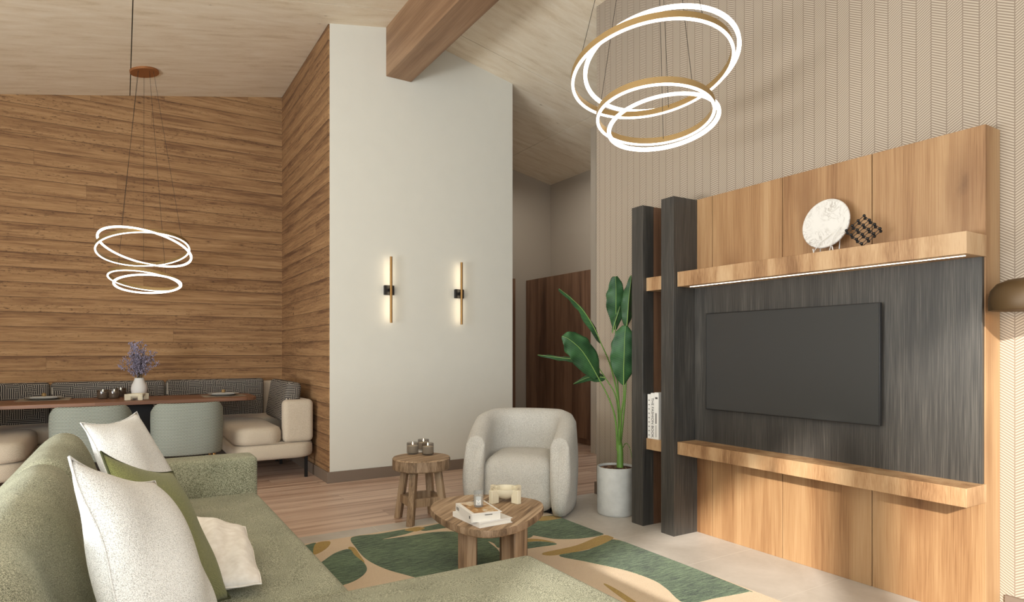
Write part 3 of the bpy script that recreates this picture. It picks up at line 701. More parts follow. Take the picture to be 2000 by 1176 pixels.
# pillows: four corner points each, puffed cloth between them
def ray(px, py, t):
    u = (px - 1000) / F_PX; v = (686 - py) / F_PX
    return Vector((SN + u * CS, CS - u * SN, v)) * t + Vector((0, 0, EYE))
def pillow(name, label, mat, tl, tr, br, bl, thick, pinch=.07, seam=None, fold=0.0, seed=1, group=None, n=26):
    c = [Vector(q) for q in (tl, tr, br, bl)]
    N = ((c[1] - c[0]).cross(c[3] - c[0])).normalized()
    ctr = sum(c, Vector()) / 4
    if N.dot(Vector((0, 0, EYE)) - ctr) < 0: N = -N
    rr = random.Random(seed); ph = rr.random() * 6
    def P(u, v, side):
        a = (u + 1) / 2; b = (v + 1) / 2
        p = (c[0] * (1 - a) + c[1] * a) * (1 - b) + (c[3] * (1 - a) + c[2] * a) * b
        ex = pinch * (1 - u * u) * abs(v) ** 2.2; ey = pinch * (1 - v * v) * abs(u) ** 2.2
        U_ = (c[1] - c[0] + c[2] - c[3]) / 4; V_ = (c[3] - c[0] + c[2] - c[1]) / 4
        p = p - V_ * ex * (1 if v > 0 else -1) * 1.0 - U_ * ey * (1 if u > 0 else -1)
        prof_ = max(0, (1 - abs(u) ** 2.4)) ** .62 * max(0, (1 - abs(v) ** 2.4)) ** .62
        w = fold * math.sin(u * 5 + ph + v * 2) * prof_ + fold * .6 * math.sin(v * 7 + u * 4 + ph) * (abs(u) ** 2)
        return p + N * (side * thick * prof_ + w)
    rings = []; mb = MB(); idx = {}
    vs = []; fs = []
    for side in (1, -1):
        for i in range(n + 1):
            for j in range(n + 1):
                if side == -1 and (i in (0, n) or j in (0, n)): idx[side, i, j] = idx[1, i, j]; continue
                idx[side, i, j] = len(vs); vs.append(P(-1 + 2 * i / n, -1 + 2 * j / n, side))
        for i in range(n):
            for j in range(n):
                f = (idx[side, i, j], idx[side, i + 1, j], idx[side, i + 1, j + 1], idx[side, i, j + 1])
                fs.append(f if side == -1 else f[::-1])
    o = thing(name, label, 'cushion', ctr, 0, group)
    cv = mb.add(vs, fs).build('cover', mat, o, smooth=True, angle=180)
    loop = [P(-1 + 2 * i / n, -1, 1) for i in range(n)] + [P(1, -1 + 2 * i / n, 1) for i in range(n)] + [P(1 - 2 * i / n, 1, 1) for i in range(n)] + [P(-1, 1 - 2 * i / n, 1) for i in range(n)]
    loop.append(loop[0]); MB().tube(loop, .003, 6, False).build('seam', mat if not seam else seam, cv, smooth=True)
    return o
def C_(px, py, t): return ray(px, py, t)
pillow('throw_pillow', 'large white boucle cushion in front of the olive cushion on the sofa', 'boucle_white',
       C_(134, 892, 1.44), C_(305, 938, 1.86), C_(440, 1262, 1.68), C_(292, 1420, 1.28), .085, .11, fold=.008, seed=3, group='cushions leaning on the sofa back')
pillow('throw_pillow', 'olive green linen cushion between the two white boucle cushions', 'greenpillow',
       C_(196, 882, 1.88), C_(338, 920, 2.28), C_(450, 1168, 2.04), C_(330, 1280, 1.60), .06, .12, fold=.004, seam='seamdark', seed=4, group='cushions leaning on the sofa back')
pillow('throw_pillow', 'pale boucle cushion propped behind the olive cushion near the sofa arm', 'boucle_white',
       C_(158, 825, 2.75), C_(266, 805, 3.08), C_(378, 1012, 3.0), C_(262, 1060, 2.6), .085, .12, fold=.006, seed=5, group='cushions leaning on the sofa back')
pillow('throw_pillow', 'small white crinkled cotton cushion lying on the green seat', 'silk',
       C_(375, 1010, 2.50), C_(478, 1032, 2.52), C_(510, 1140, 2.12), C_(400, 1150, 2.06), .055, -.03, fold=.009, seed=6, group='cushions leaning on the sofa back')

# ------------------------------------------------------------------ rug
def fl(px, py, z=0.0):
    u = (px - 1000) / F_PX; v = (686 - py) / F_PX; t = (z - EYE) / v
    return ((SN + u * CS) * t, (CS - u * SN) * t)
zr = .012
rug = MB().box((-.1, .9, 0.001), (2.775, 4.145, zr))
def patch(pix, mi, z, sm=True):
    pts = [Vector((*fl(x, y, zr), 0)) for x, y in pix]
    if sm: pts = catmull(pts, 5)
    pts = [(min(p.x, 2.774), min(p.y, 4.144)) for p in pts]
    rug.mat(mi).prism(pts, zr - .003, z)
patch([(687, 1050), (740, 1043), (800, 1033), (812, 1036), (790, 1044), (745, 1054), (800, 1047), (845, 1040), (890, 1039), (936, 1047), (958, 1062), (975, 1078), (975, 1100), (940, 1125), (870, 1140), (789, 1122), (747, 1109), (715, 1092), (696, 1071)], 1, zr + .0015)
patch([(790, 1036), (812, 1030), (830, 1032), (812, 1038)], 2, zr + .0018)
patch([(820, 1032), (850, 1025), (880, 1018), (885, 1028), (859, 1033), (828, 1037)], 1, zr + .0015)
patch([(600, 1120), (633, 1095), (656, 1080), (682, 1073), (693, 1085), (712, 1101), (716, 1115), (701, 1130), (673, 1142), (630, 1150)], 1, zr + .0015)
patch([(680, 1070), (692, 1070), (704, 1086), (712, 1098), (705, 1098), (690, 1084)], 2, zr + .001)
patch([(580, 1072), (602, 1064), (617, 1061), (621, 1072), (606, 1086), (590, 1090)], 1, zr + .0015)
patch([(617, 1062), (644, 1058), (641, 1068), (624, 1080), (612, 1082)], 2, zr + .0018)
patch([(930, 1050), (975, 1047), (1034, 1043), (1036, 1050), (1000, 1056), (975, 1070), (962, 1060)], 1, zr + .001)
patch([(990, 1020), (1036, 1012), (1102, 1004), (1106, 1006), (1150, 1028), (1182, 1042), (1142, 1051), (1090, 1053), (1055, 1048), (1020, 1040)], 1, zr + .0015)
patch([(1040, 1012), (1080, 1008), (1100, 1009), (1090, 1014), (1055, 1018)], 2, zr + .0022)
patch([(1010, 1062), (1055, 1058), (1088, 1063), (1055, 1068), (1020, 1072)], 1, zr + .0015)
patch([(1010, 1054), (1050, 1053), (1085, 1060), (1050, 1057), (1012, 1060)], 2, zr + .001)
patch([(1062, 1080), (1125, 1066), (1174, 1047), (1200, 1050), (1165, 1068), (1110, 1081), (1072, 1085)], 2, zr + .0018)
patch([(1092, 1085), (1150, 1074), (1197, 1054), (1270, 1076), (1360, 1112), (1462, 1153), (1462, 1155), (1458, 1157), (1400, 1168), (1338, 1178), (1302, 1150), (1275, 1133), (1221, 1114), (1144, 1097)], 1, zr + .0015)
patch([(1180, 1142), (1190, 1144), (1224, 1164), (1290, 1210), (1278, 1212), (1214, 1168)], 2, zr + .0018)
tag(rug.build('area_rug', ['rug_beige', 'rug_green', 'rug_gold']), 'beige rug with large green leaf shapes and mustard edges under the coffee table', 'rug')

# ------------------------------------------------------------------ coffee table
ZT = .38
cont = [(1.828, 3.367), (1.98, 3.24), (2.060, 3.08), (2.035, 2.95), (1.93, 2.82), (1.78, 2.71), (1.64, 2.65), (1.51, 2.65), (1.435, 2.76), (1.412, 2.93), (1.423, 3.09), (1.458, 3.22), (1.54, 3.33), (1.672, 3.395)]
ct = catmull([Vector((x, y, 0)) for x, y in cont], 6)
CT = thing('coffee_table', 'low rustic wooden coffee table with a rounded top on the rug', 'table', (1.73, 3.0, zr), math.radians(38))
cx_, cy_ = 1.73, 3.02
def shrink(k, z): return [(cx_ + (p.x - cx_) * k, cy_ + (p.y - cy_) * k, z) for p in ct]
mb = MB(); mb.loft([shrink(.98, ZT - .038)[::-1], shrink(.997, ZT - .033)[::-1], shrink(1.0, ZT - .008)[::-1], shrink(.992, ZT)[::-1]])
top = mb.build('tabletop', ['rustic', 'rusticrim'], CT, smooth=True)
for p in top.data.polygons:
    if abs(p.normal.z) < .5: p.material_index = 1
def block(x, y, w, d, a, z0, z1):
    m = Matrix.Translation((x, y, 0)) @ Matrix.Rotation(math.radians(a), 4, 'Z')
    return MB().box((-w / 2, -d / 2, z0), (w / 2, d / 2, z1)).xf(m)
for (x, y, w, d, a) in ((1.545, 2.945, .095, .12, -27), (1.752, 2.805, .10, .10, 14), (1.885, 3.08, .10, .12, -27), (1.695, 3.20, .085, .12, -27)):
    block(x, y, w, d, a, zr + .0026, ZT - .038).build('leg', 'rusticleg', CT, bevel=.006)

# books on the coffee table
def quad_book(px, z0, z1, label, art):
    P = [Vector((*fl(x, y, z1), 0)) for x, y in px]
    c = sum(P, Vector()) / 4
    ux = ((P[2] - P[1]) + (P[3] - P[0])).normalized(); uy = Vector((-ux.y, ux.x, 0))
    if uy.dot(P[0] - P[1]) < 0: uy = -uy
    w = ((P[2] - P[1]).length + (P[3] - P[0]).length) / 4; d = ((P[0] - P[1]).length + (P[3] - P[2]).length) / 4
    ang = math.atan2(ux.y, ux.x)
    b = thing('book', label, 'book', (c.x, c.y, z0), ang, 'books on the coffee table')
    m = Matrix.Translation((c.x, c.y, 0)) @ Matrix.Rotation(ang, 4, 'Z')
    t = .003
    MB().box((-w + .006, -d + .006, z0 + t), (w - .005, d - .005, z1 - t)).xf(m).build('pages', 'paper', b)
    MB().box((-w, -d, z0), (w, d, z0 + t)).box((-w, -d, z1 - t), (w, d, z1)).box((-w, -d, z0 + t), (-w + t, d, z1 - t)).xf(m).build('cover', 'cover', b)
    if art:
        MB().box((-w + .02, -d + .016, z1), (w - .012, d - .008, z1 + .0008)).xf(m).build('cover_picture', 'flax', b, label='golden brown cover picture')
        MB().box((-w - .0008, d - .055, z0 + .012), (-w, d - .014, z1 - .014)).xf(m).build('spine_print', 'inklight', b)
        MB().box((-w - .0008, -d + .02, z0 + .014), (-w, -d + .032, z1 - .014)).xf(m).build('spine_print', 'ink', b)
        MB().box((-.01, -d - .0008, z1 - .011), (.03, -d, z1 - .008)).xf(m).build('front_print', 'ink', b)
    return c, z1
quad_book([(887, 999), (934, 1022), (996, 1012), (950, 988)], ZT + .0005, ZT + .026, 'thinner white book lying at the bottom of the coffee table stack', False)
cb_, zb_ = quad_book([(887, 983), (924, 1005), (982, 998), (944, 978)], ZT + .0265, ZT + .068, 'thick white book with golden cover picture under the grey candle', True)

def jar(name, c, r, h, label, glass, wax, group=None, flame=True, lbl=False):
    j = thing(name, label, 'candle', c, 0, group)
    t = .004
    pr = [(r * .80, 0), (r * .96, .006), (r, .016), (r, h - .01), (r * .97, h), (r * .97 - t, h), (r - t, h - .01), (r - t, .018), (r * .8, .010)]
    rings = [[(c[0] + q * math.cos(2 * math.pi * k / 28), c[1] + q * math.sin(2 * math.pi * k / 28), c[2] + z) for k in range(28)] for q, z in pr]
    MB().loft(rings, True, True).build('glass', glass, j, smooth=True)
    MB().lathe(c, [(r * .8, .011), (r - t - .001, .02), (r - t - .001, h * .72), (r * .3, h * .70)], 24).build('wax', wax, j, smooth=True)
    MB().tube([(c[0], c[1], c[2] + h * .69), (c[0], c[1], c[2] + h * .80)], .0012, 5).build('wick', 'black', j)
    if flame: MB().lathe((c[0], c[1], c[2] + h * .78), [(.001, 0), (.0045, .006), (.004, .012), (.0005, .024)], 10).build('flame', 'flame', j, smooth=True)
    if lbl:
        d = Vector((-c[0], -c[1], 0)).normalized(); a = math.atan2(d.y, d.x); vs = []; fs = []
        for k in range(9):
            q = a + (k - 4) * .13
            for z in (.012, h * .70): vs.append((c[0] + (r + .0006) * math.cos(q), c[1] + (r + .0006) * math.sin(q), c[2] + z))
        for k in range(8): fs.append((2 * k, 2 * k + 2, 2 * k + 3, 2 * k + 1))
        MB().add(vs, fs).build('paper_label', M['labelgrey'], j)
        x = Vector((-d.y, d.x, 0)); p = Vector(c) + d * (r + .0016) + Vector((0, 0, h * .33))
        m4 = Matrix(((x.x, 0, d.x, p.x), (x.y, 0, d.y, p.y), (0, 1, 0, p.z), (0, 0, 0, 1)))
        text_mesh('M', .034, 'cover', m4, j)
    return j
M['labelgrey'] = plain('grey_label', (186, 187, 184), 0.7)
x_, y_ = fl(934.5, 990, zb_)
jar('candle_jar', (x_, y_, zb_ + .001), .0265, .082, 'grey glass candle with a white letter M on the coffee table books', 'clear', 'wax', flame=False, lbl=True)

# footed stone bowls
def bowl(c, r, h, label, a0):
    b = thing('footed_bowl', label, 'bowl', c)
    pr = [(.02, 0.012)] + [(r * math.sin(q), h - (h - .012) * math.cos(q)) for q in [math.pi / 2 * k / 8 for k in range(2, 9)]]
    inner = [(max(rr - .007, .004), zz + (.008 if zz < h - .002 else 0)) for rr, zz in pr][::-1]
    rings = [[(c[0] + q * math.cos(2 * math.pi * k / 40), c[1] + q * math.sin(2 * math.pi * k / 40), c[2] + z) for k in range(40)] for q, z in pr + inner]
    MB().loft(rings, True, True).build('vessel', 'stone', b, smooth=True, angle=60)
    for k in range(4):
        a = a0 + k * 90; m = Matrix.Translation(c) @ Matrix.Rotation(math.radians(a), 4, 'Z')
        MB().box((r * .78, -.014, 0), (r * 1.46, .014, h - .002)).xf(m).build('foot', 'stone', b, bevel=.003)
x_, y_ = fl(987, 978.5, ZT)
bowl((x_, y_, ZT + .001), .080, .078, 'cream stone bowl on four block feet on the coffee table', 12)

# ------------------------------------------------------------------ side table with candles
ST = thing('side_table', 'small round rustic wooden stool table in front of the white wall', 'table', (1.89, 4.33, 0), math.radians(20))
zt = .466
stp = MB().lathe((1.89, 4.33, 0), [(.205, zt - .085), (.213, zt - .078), (.213, zt - .008), (.207, zt), (.01, zt)], 44).build('tabletop', ['rustic', 'rusticrim'], ST, smooth=True, angle=30)
for p in stp.data.polygons:
    if abs(p.normal.z) < .5: p.material_index = 1
for k in range(4):
    a = math.radians(42 + 90 * k - 90); tx, ty = 1.89 + .13 * math.cos(a), 4.33 + .13 * math.sin(a); bx, by = 1.89 + .19 * math.cos(a), 4.33 + .19 * math.sin(a)
    z0 = 0.001 if by < 4.1 or True else 0
    rings = []
    for (x, y, z) in ((bx, by, z0), (tx, ty, zt - .085)):
        rings.append([(x + .034 * math.cos(a + q), y + .034 * math.sin(a + q), z) for q in [math.radians(w) for w in (45, 135, 225, 315)]])
    MB().loft(rings).build('leg', 'rusticleg', ST, bevel=.004)
for k in range(4):
    a = math.radians(42 + 90 * k); b = math.radians(42 + 90 * (k + 1)); r_ = .165; z = .155
    p0 = Vector((1.89 + r_ * math.cos(a), 4.33 + r_ * math.sin(a), z)); p1 = Vector((1.89 + r_ * math.cos(b), 4.33 + r_ * math.sin(b), z))
    d = (p1 - p0); L_ = d.length; m = Matrix.Translation((p0 + p1) / 2) @ Matrix.Rotation(math.atan2(d.y, d.x), 4, 'Z')
    MB().box((-L_ / 2 + .02, -.014, -.03), (L_ / 2 - .02, .014, .03)).xf(m).build('stretcher', 'rusticleg', ST, bevel=.003)
for (px, py, lb) in ((806, 887, 'smoked glass candle on the stool table, beside the wall side edge'), (835.5, 888.5, 'smoked glass candle on the stool table, closest to the armchair'), (827, 880, 'smoked glass candle on the stool table, half hidden behind the other two')):
    x_, y_ = fl(px, py, zt); jar('candle_jar', (x_, y_, zt + .001), .046 if px != 827 else .045, .088, lb, 'smoke', 'wax', 'candles on the stool table')

# ------------------------------------------------------------------ armchair
fd = Vector((-.675, -.737, 0)).normalized(); AR = math.atan2(fd.y, fd.x) + math.pi / 2   # local -y is the front
AC = thing('armchair', 'cream boucle tub armchair beside the rug', 'armchair', (2.770, 4.29, 0), AR)
MA = Matrix.Translation((2.770, 4.29, 0)) @ Matrix.Rotation(AR, 4, 'Z')
def tub():
    pts = []
    NS = 60
    hw, yb_, yf_ = .345, .30, -.37
    path = []
    for i in range(NS + 1):
        t = -1 + 2 * i / NS
        if abs(t) > .5:
            k = (abs(t) - .5) / .5; x = hw - .02 * k * k; y = .02 + (yf_ - .02) * k
        else:
            q = t / .5 * math.pi / 2; x = hw * abs(math.sin(q)) ** .85; y = .02 + (yb_ - .02) * math.cos(q) ** .85
        path.append(Vector((x * (1 if t > 0 else -1), y, 0)))
    rings = []; NV = 22
    for i in range(-9, NS + 10):
        ii = min(max(i, 0), NS); p = path[ii]
        tn = (path[min(ii + 1, NS)] - path[max(ii - 1, 0)]).normalized(); nm = Vector((tn.y, -tn.x, 0))
        if nm.dot(p) < 0: nm = -nm
        t = abs(-1 + 2 * ii / NS)
        h = .765 - .165 * max(0, (t - .28) / .72) ** 1.25
        extra = 0.0; shr = 1.0
        if i < 0 or i > NS:
            k = (-i if i < 0 else i - NS) / 9; extra = math.sin(k * math.pi / 2) * .07; shr = max(math.cos(k * math.pi / 2), .004)
        ring = []
        for j in range(NV + 1):
            v = j / NV  # bottom outer -> top -> bottom inner
            z0 = .025
            if v < .4: zz = z0 + (h - .075 - z0) * (v / .4); o_ = .074 + .016 * math.sin(math.pi * v / .4)
            elif v <= .6:
                q = (v - .4) / .2 * math.pi; zz = h - .075 + .075 * math.sin(q); o_ = .074 * math.cos(q)
            else: zz = z0 + (h - .075 - z0) * ((1 - v) / .4); o_ = -.074 + .004 * math.sin(math.pi * (1 - v) / .4)
            zn = zz / h
            wt = max(0, (t - .45) / .55)
            back = wt * (.08 * zn ** 2.6 + .07 * max(0, (1 - zz / .16)) ** 2)
            if extra: back += .0
            taper = 1 - .35 * wt ** 3 * (max(0, 1 - zz / .30) ** 1.5)
            pos = p + nm * (o_ * shr * taper)
            pos = Vector((pos.x, pos.y - extra * (1 - .75 * zn ** 3) + back, zz if not extra else z0 + (zz - z0) * (1 - .14 * (1 - shr))))
            ring.append(pos)
        rings.append(ring)
    return MB().loft(rings, True, False)
tub().xf(MA).build('tub_back', 'boucle', AC, smooth=True, angle=180)
MB().rbox((-.285, -.345, .018), (.285, .25, .430), .115, 10, .030).xf(MA).build('seat', 'boucle', AC, smooth=True, angle=180)
MB().rbox((-.25, -.24, .0125), (.25, .25, .05), .01, 2).xf(MA).build('plinth', 'black', AC)
for (x, y) in ((-.3, -.25), (.3, -.25), (-.25, .2), (.25, .2)):
    MB().lathe((x, y, 0.0135), [(.02, 0), (.02, .03)], 12).xf(MA).build('foot', 'black', AC)

# ------------------------------------------------------------------ plant
pc = (3.245, 3.715, 0)
PT = thing('plant_pot', 'pale grey ribbed cylinder planter beside the dark pillars', 'planter', pc)
pr = [(.135, 0), (.143, .008), (.146, .02), (.146, .355), (.143, .363), (.137, .363), (.135, .35), (.135, .325), (.01, .325)]
MB().lathe((pc[0], pc[1], .001), pr, 56).build('pot', 'pot', PT, smooth=True)
MB().lathe((pc[0], pc[1], .327), [(.134, 0), (.133, .020), (.10, .024), (.01, .0245)], 30).build('soil', 'soil', PT, smooth=True)
PL = thing('banana_plant', 'tall strelitzia plant with broad dark green leaves in the grey planter', 'plant', (pc[0], pc[1], .33))
def dpt(p): return p[0] * SN + p[1] * CS
base = Vector((pc[0] + .01, pc[1], .352))
def leaf(mid, widths, fold, mat='leaf', roll=0.0, tear=None):
    """mid: points along the midrib (world), widths: half width along it, fold: V angle"""
    m = catmull([Vector(p) for p in mid], 6, False); n = len(m); vs = []; fs = []; K = 6
    facing = Vector((-.45, -.85, .25)).normalized()
    for i, p in enumerate(m):
        t = (m[min(i + 1, n - 1)] - m[max(i - 1, 0)]).normalized()
        side = t.cross(facing).normalized(); nrm = side.cross(t).normalized()
        sd = side * math.cos(roll) + nrm * math.sin(roll); nn = nrm * math.cos(roll) - side * math.sin(roll)
        q = i / (n - 1) * (len(widths) - 1); k = min(int(q), len(widths) - 2); w = widths[k] + (widths[k + 1] - widths[k]) * (q - k)
        for j in range(-K, K + 1):
            a = j / K; ww = w * (1 + .03 * math.sin(i * 1.3 + j))
            vs.append(p + sd * (a * ww * math.cos(fold)) + nn * (-abs(a) * ww * math.sin(fold) - .012 * math.sin(i * .9) * a * a))
    W = 2 * K + 1
    for i in range(n - 1):
        for j in range(W - 1): fs.append((i * W + j, i * W + j + 1, (i + 1) * W + j + 1, (i + 1) * W + j))
    lf = MB().add(vs, fs).build('leaf', mat, PL, smooth=True, angle=180)
    sol = lf.modifiers.new('thickness', 'SOLIDIFY'); sol.thickness = .0016; sol.offset = 0
    MB().tube([p + Vector((-.45, -.85, .2)).normalized() * .002 for p in m], [.004 * (1 - .8 * i / (n - 1)) for i in range(n)], 6).build('midrib', 'midrib', lf, smooth=True)
    return m
def stalk(pts, r0, r1, mat='stalk'):
    m = catmull([Vector(p) for p in pts], 5, False)
    MB().tube(m, [r0 + (r1 - r0) * i / (len(m) - 1) for i in range(len(m))], 8).build('stem', mat, PL, smooth=True)
R3 = lambda x, y, t: ray(x, y, t)
d0 = 4.87
leaf([R3(1169, 739, 4.80), R3(1150, 705, 4.72), R3(1132, 680, 4.66), R3(1110, 662, 4.62), R3(1097, 657, 4.62)], [.02, .085, .108, .105, .085, .05, .004], .25)
stalk([R3(1206, 880, d0), R3(1202, 820, 4.86), R3(1190, 780, 4.84), R3(1169, 739, 4.80)], .009, .004)
leaf([R3(1174, 671, 4.86), R3(1160, 640, 4.80), R3(1140, 608, 4.72), R3(1118, 585, 4.66), R3(1092, 564, 4.60)], [.01, .045, .055, .045, .03, .028, .006], 1.05)
stalk([R3(1212, 880, d0), R3(1210, 800, 4.9), R3(1194, 720, 4.9), R3(1174, 671, 4.86)], .009, .004)
leaf([R3(1160, 705, 5.05), R3(1130, 702, 5.10), R3(1105, 700, 5.12), R3(1080, 697, 5.15), R3(1050, 693, 5.18)], [.02, .035, .035, .03, .028, .022, .004], .9)
leaf([R3(1182, 738, 4.98), R3(1168, 736, 5.0), R3(1150, 737, 5.02), R3(1120, 750, 5.05)], [.01, .05, .05, .035, .004], .8)
stalk([R3(1209, 860, 4.9), R3(1204, 780, 4.95), R3(1182, 738, 4.98), R3(1160, 705, 5.05)], .007, .003)
leaf([R3(1202, 644, 4.95), R3(1203, 615, 4.93), R3(1203, 590, 4.9), R3(1203, 565, 4.9), R3(1202, 540, 4.88)], [.01, .045, .07, .078, .072, .055, .02], .2)
stalk([R3(1212, 870, 4.9), R3(1208, 780, 4.95), R3(1203, 700, 4.96), R3(1202, 644, 4.95)], .009, .004)
leaf([R3(1196, 651, 4.84), R3(1201, 630, 4.83), R3(1207, 612, 4.83), R3(1211, 598, 4.83)], [.004, .018, .02, .014, .003], .9)
leaf([R3(1224, 640, 4.80), R3(1226, 615, 4.78), R3(1228, 585, 4.77), R3(1231, 560, 4.77), R3(1233, 538, 4.77)], [.01, .05, .062, .06, .05, .03, .004], .75, 'leaf')
stalk([R3(1213, 860, d0), R3(1222, 760, 4.83), R3(1224, 640, 4.80)], .008, .004)
leaf([R3(1218, 753, 4.70), R3(1218, 720, 4.66), R3(1219, 690, 4.63), R3(1220, 660, 4.62), R3(1222, 636, 4.63)], [.004, .07, .098, .10, .09, .07, .02], .2)
stalk([R3(1210, 880, d0), R3(1212, 820, 4.80), R3(1218, 780, 4.74), R3(1218, 753, 4.70)], .009, .004)
MB().tube(catmull([Vector((R3(1211, 903, 4.865).x, R3(1211, 903, 4.865).y, .353)), R3(1211, 880, d0), R3(1210, 862, d0), R3(1209, 838, d0)], 5, False), [.026, .026, .026, .025, .025, .024, .023, .022, .021, .020, .018, .016, .014, .012, .010, .006], 12).build('trunk', 'stalk', PL, smooth=True)
stalk([R3(1214, 880, d0), R3(1222, 866, 4.8), R3(1230, 875, 4.78), R3(1234, 895, 4.78)], .004, .0015)

# ------------------------------------------------------------------ dining corner
ZD = .78
DT = thing('dining_table', 'long reddish wood dining table in front of the patterned banquette', 'table', (.13, 7.27, 0))
def rrect(x0, x1, y0, y1, r, n=8):
    out = []
    for (cx, cy, a) in ((x1 - r, y1 - r, 0), (x0 + r, y1 - r, 90), (x0 + r, y0 + r, 180), (x1 - r, y0 + r, 270)):
        for k in range(n + 1):
            q = math.radians(a + 90 * k / n); out.append((cx + r * math.cos(q), cy + r * math.sin(q)))
    return out
MB().prism(rrect(-1.08, 1.20, 6.90, 7.64, .16), ZD - .035, ZD).build('tabletop', 'tabletop', DT, bevel=.004)
MB().box((.04, 7.18, .03), (.26, 7.36, ZD - .035)).build('pedestal', 'black', DT, bevel=.004)
MB().box((-.35, 7.05, 0), (.65, 7.49, .03)).build('base_plate', 'black', DT, bevel=.004)

def maze_cushion(x0, x1, y, z0, z1, t, par):
    MB().rbox((x0, y - t, z0), (x1, y, z1), .035, 8).build('back_cushion', 'maze', par, smooth=True, angle=70)
BQ = thing('banquette', 'long cream banquette bench with black and white maze pattern back cushions', 'banquette', (.1, 7.75, 0))
MB().rbox((-1.40, 7.46, .21), (1.62, 8.0, .355), .04, 6).build('base', 'linen', BQ, smooth=True, angle=70)
MB().rbox((-1.40, 7.45, .36), (1.62, 7.93, .52), .05, 8, .01).build('seat_cushion', 'linen', BQ, smooth=True, angle=70)
MB().rbox((-1.6, 7.94, .36), (1.60, 8.01, .90), .03, 6).build('back_board', 'linen', BQ, smooth=True, angle=70)
for (x0, x1) in ((-1.60, -.62), (-.61, .40), (.41, 1.42)): maze_cushion(x0, x1, 7.935, .50, .935, .11, BQ)
for x in (-1.2, -.5, .15, .75, 1.5): MB().box((x - .012, 7.50, 0), (x + .012, 7.525, .21)).build('leg', 'black', BQ)
def end_seat(sgn, label):
    # sgn +1: against the cladding return; -1: the mirrored one at the other end
    X = lambda x: x if sgn > 0 else .22 - x
    e = thing('banquette_end_seat', label, 'bench', (X(1.26), 6.9, 0), 0, 'end seats of the banquette')
    def rb(x0, x1, y0, y1, z0, z1, r, **k):
        a, b = sorted((X(x0), X(x1))); return MB().rbox((a, y0, z0), (b, y1, z1), r, 8, **k)
    pl = [(X(x), y) for x, y in rrect(.885, 1.63, 6.31, 7.93, .12, 6)]
    def shp(k, z, x0=.885, x1=1.63, y0=6.31, y1=7.44, r=.16):
        q = rrect(x0 + k, x1 - k, y0 + k, y1 - k, r, 8); q = [(X(a), b, z) for a, b in q]
        return q if sgn > 0 else q[::-1]
    MB().loft([shp(.03, .21), shp(.008, .222), shp(0, .25), shp(0, .32), shp(.008, .348), shp(.03, .357)]).build('base', 'linen', e, smooth=True, angle=60)
    MB().loft([shp(.03, .358, x1=1.5, r=.14), shp(.006, .37, x1=1.325, r=.14), shp(0, .40, x1=1.325, r=.14), shp(0, .47, x1=1.325, r=.14), shp(.012, .505, x1=1.325, r=.14), shp(.04, .522, x1=1.325, r=.12), shp(.12, .528, x1=1.325, r=.1)]).build('seat_cushion', 'linen', e, smooth=True, angle=60)
    a_, b_ = sorted((X(1.33), X(1.62)))
    MB().rbox((a_, 6.345, .358), (b_, 6.48, .775), .05, 8).rbox((min(X(1.50), X(1.62)), 6.40, .359), (max(X(1.50), X(1.62)), 7.435, .773), .05, 8).build('backrest', 'linen', e, smooth=True, angle=70)
    cu = MB().rbox((-.07, -.44, 0), (.07, .44, .41), .045, 8, .03, 0)
    cu.xf(Matrix.Translation((X(1.415), 6.955, .535)) @ Matrix.Rotation(math.radians(9 * sgn), 4, 'Y')).build('back_cushion', 'maze', e, smooth=True, angle=70)
    for (x, y) in ((1.56, 6.42), (.98, 6.46), (1.5, 7.3), (.98, 7.3)):
        MB().box((X(x) - .014, y - .014, 0), (X(x) + .014, y + .014, .212)).build('leg', 'black', e)
    return e
e1 = end_seat(1, 'cream end seat of the banquette against the wood clad return wall')
e2 = end_seat(-1, 'rounded cream end seat of the banquette beyond the sofa back')
def dining_chair(label):
    ch = thing('dining_chair', label, 'chair', (.50, 6.40, 0), 0, 'woven back chairs at the dining table')
    cx, cy = .50, 6.40
    rings = []; NS = 40
    for i in range(NS + 1):
        a = math.radians(180 + 180 * i / NS) ; t = abs(-1 + 2 * i / NS)
        ex = .268 * (abs(math.cos(a)) ** .72) * (1 if math.cos(a) > 0 else -1); ey = -.27 * (abs(math.sin(a)) ** .6)
        n = Vector((math.cos(a) / .268, math.sin(a) / .27, 0)).normalized(); p = Vector((cx + ex, cy + ey, 0))
        h = .80 - .10 * max(0, t - .55) ** 1.5 * 3; ring = []
        if i in (0, NS): th = .008
        elif i in (1, NS - 1): th = .018
        else: th = .024
        for (o_, z) in ((th * .6, .345), (th, .36), (th * 1.1, .50), (th * 1.1, .65), (th, h - .02), (th * .5, h), (-th * .5, h), (-th, h - .02), (-th, .5), (-th, .36), (-th * .6, .345)):
            ring.append(p + n * (o_ - .02 * (1 - min(z, .6) / .6)) + Vector((0, 0, z)))
        rings.append(ring)
    MB().loft(rings, True, True).build('backrest', 'cane', ch, smooth=True, angle=70)
    MB().rbox((cx - .215, cy - .19, .36), (cx + .215, cy + .25, .47), .04, 8, .01).build('seat', 'linen', ch, smooth=True, angle=70)
    for (sx, sy) in ((-1, -1), (1, -1), (-1, 1), (1, 1)):
        MB().tube([(cx + sx * .20, cy + sy * .18, .37), (cx + sx * .235, cy + sy * .22, 0.002)], [.014, .009], 12).build('leg', 'brass', ch, smooth=True)
    return ch
c1 = dining_chair('sage woven back dining chair, fully visible beside the pale sofa cushion')
dup(c1, (-.215, 6.42, 0), 0, 'sage woven back dining chair half hidden behind the sofa', 'woven back chairs at the dining table')

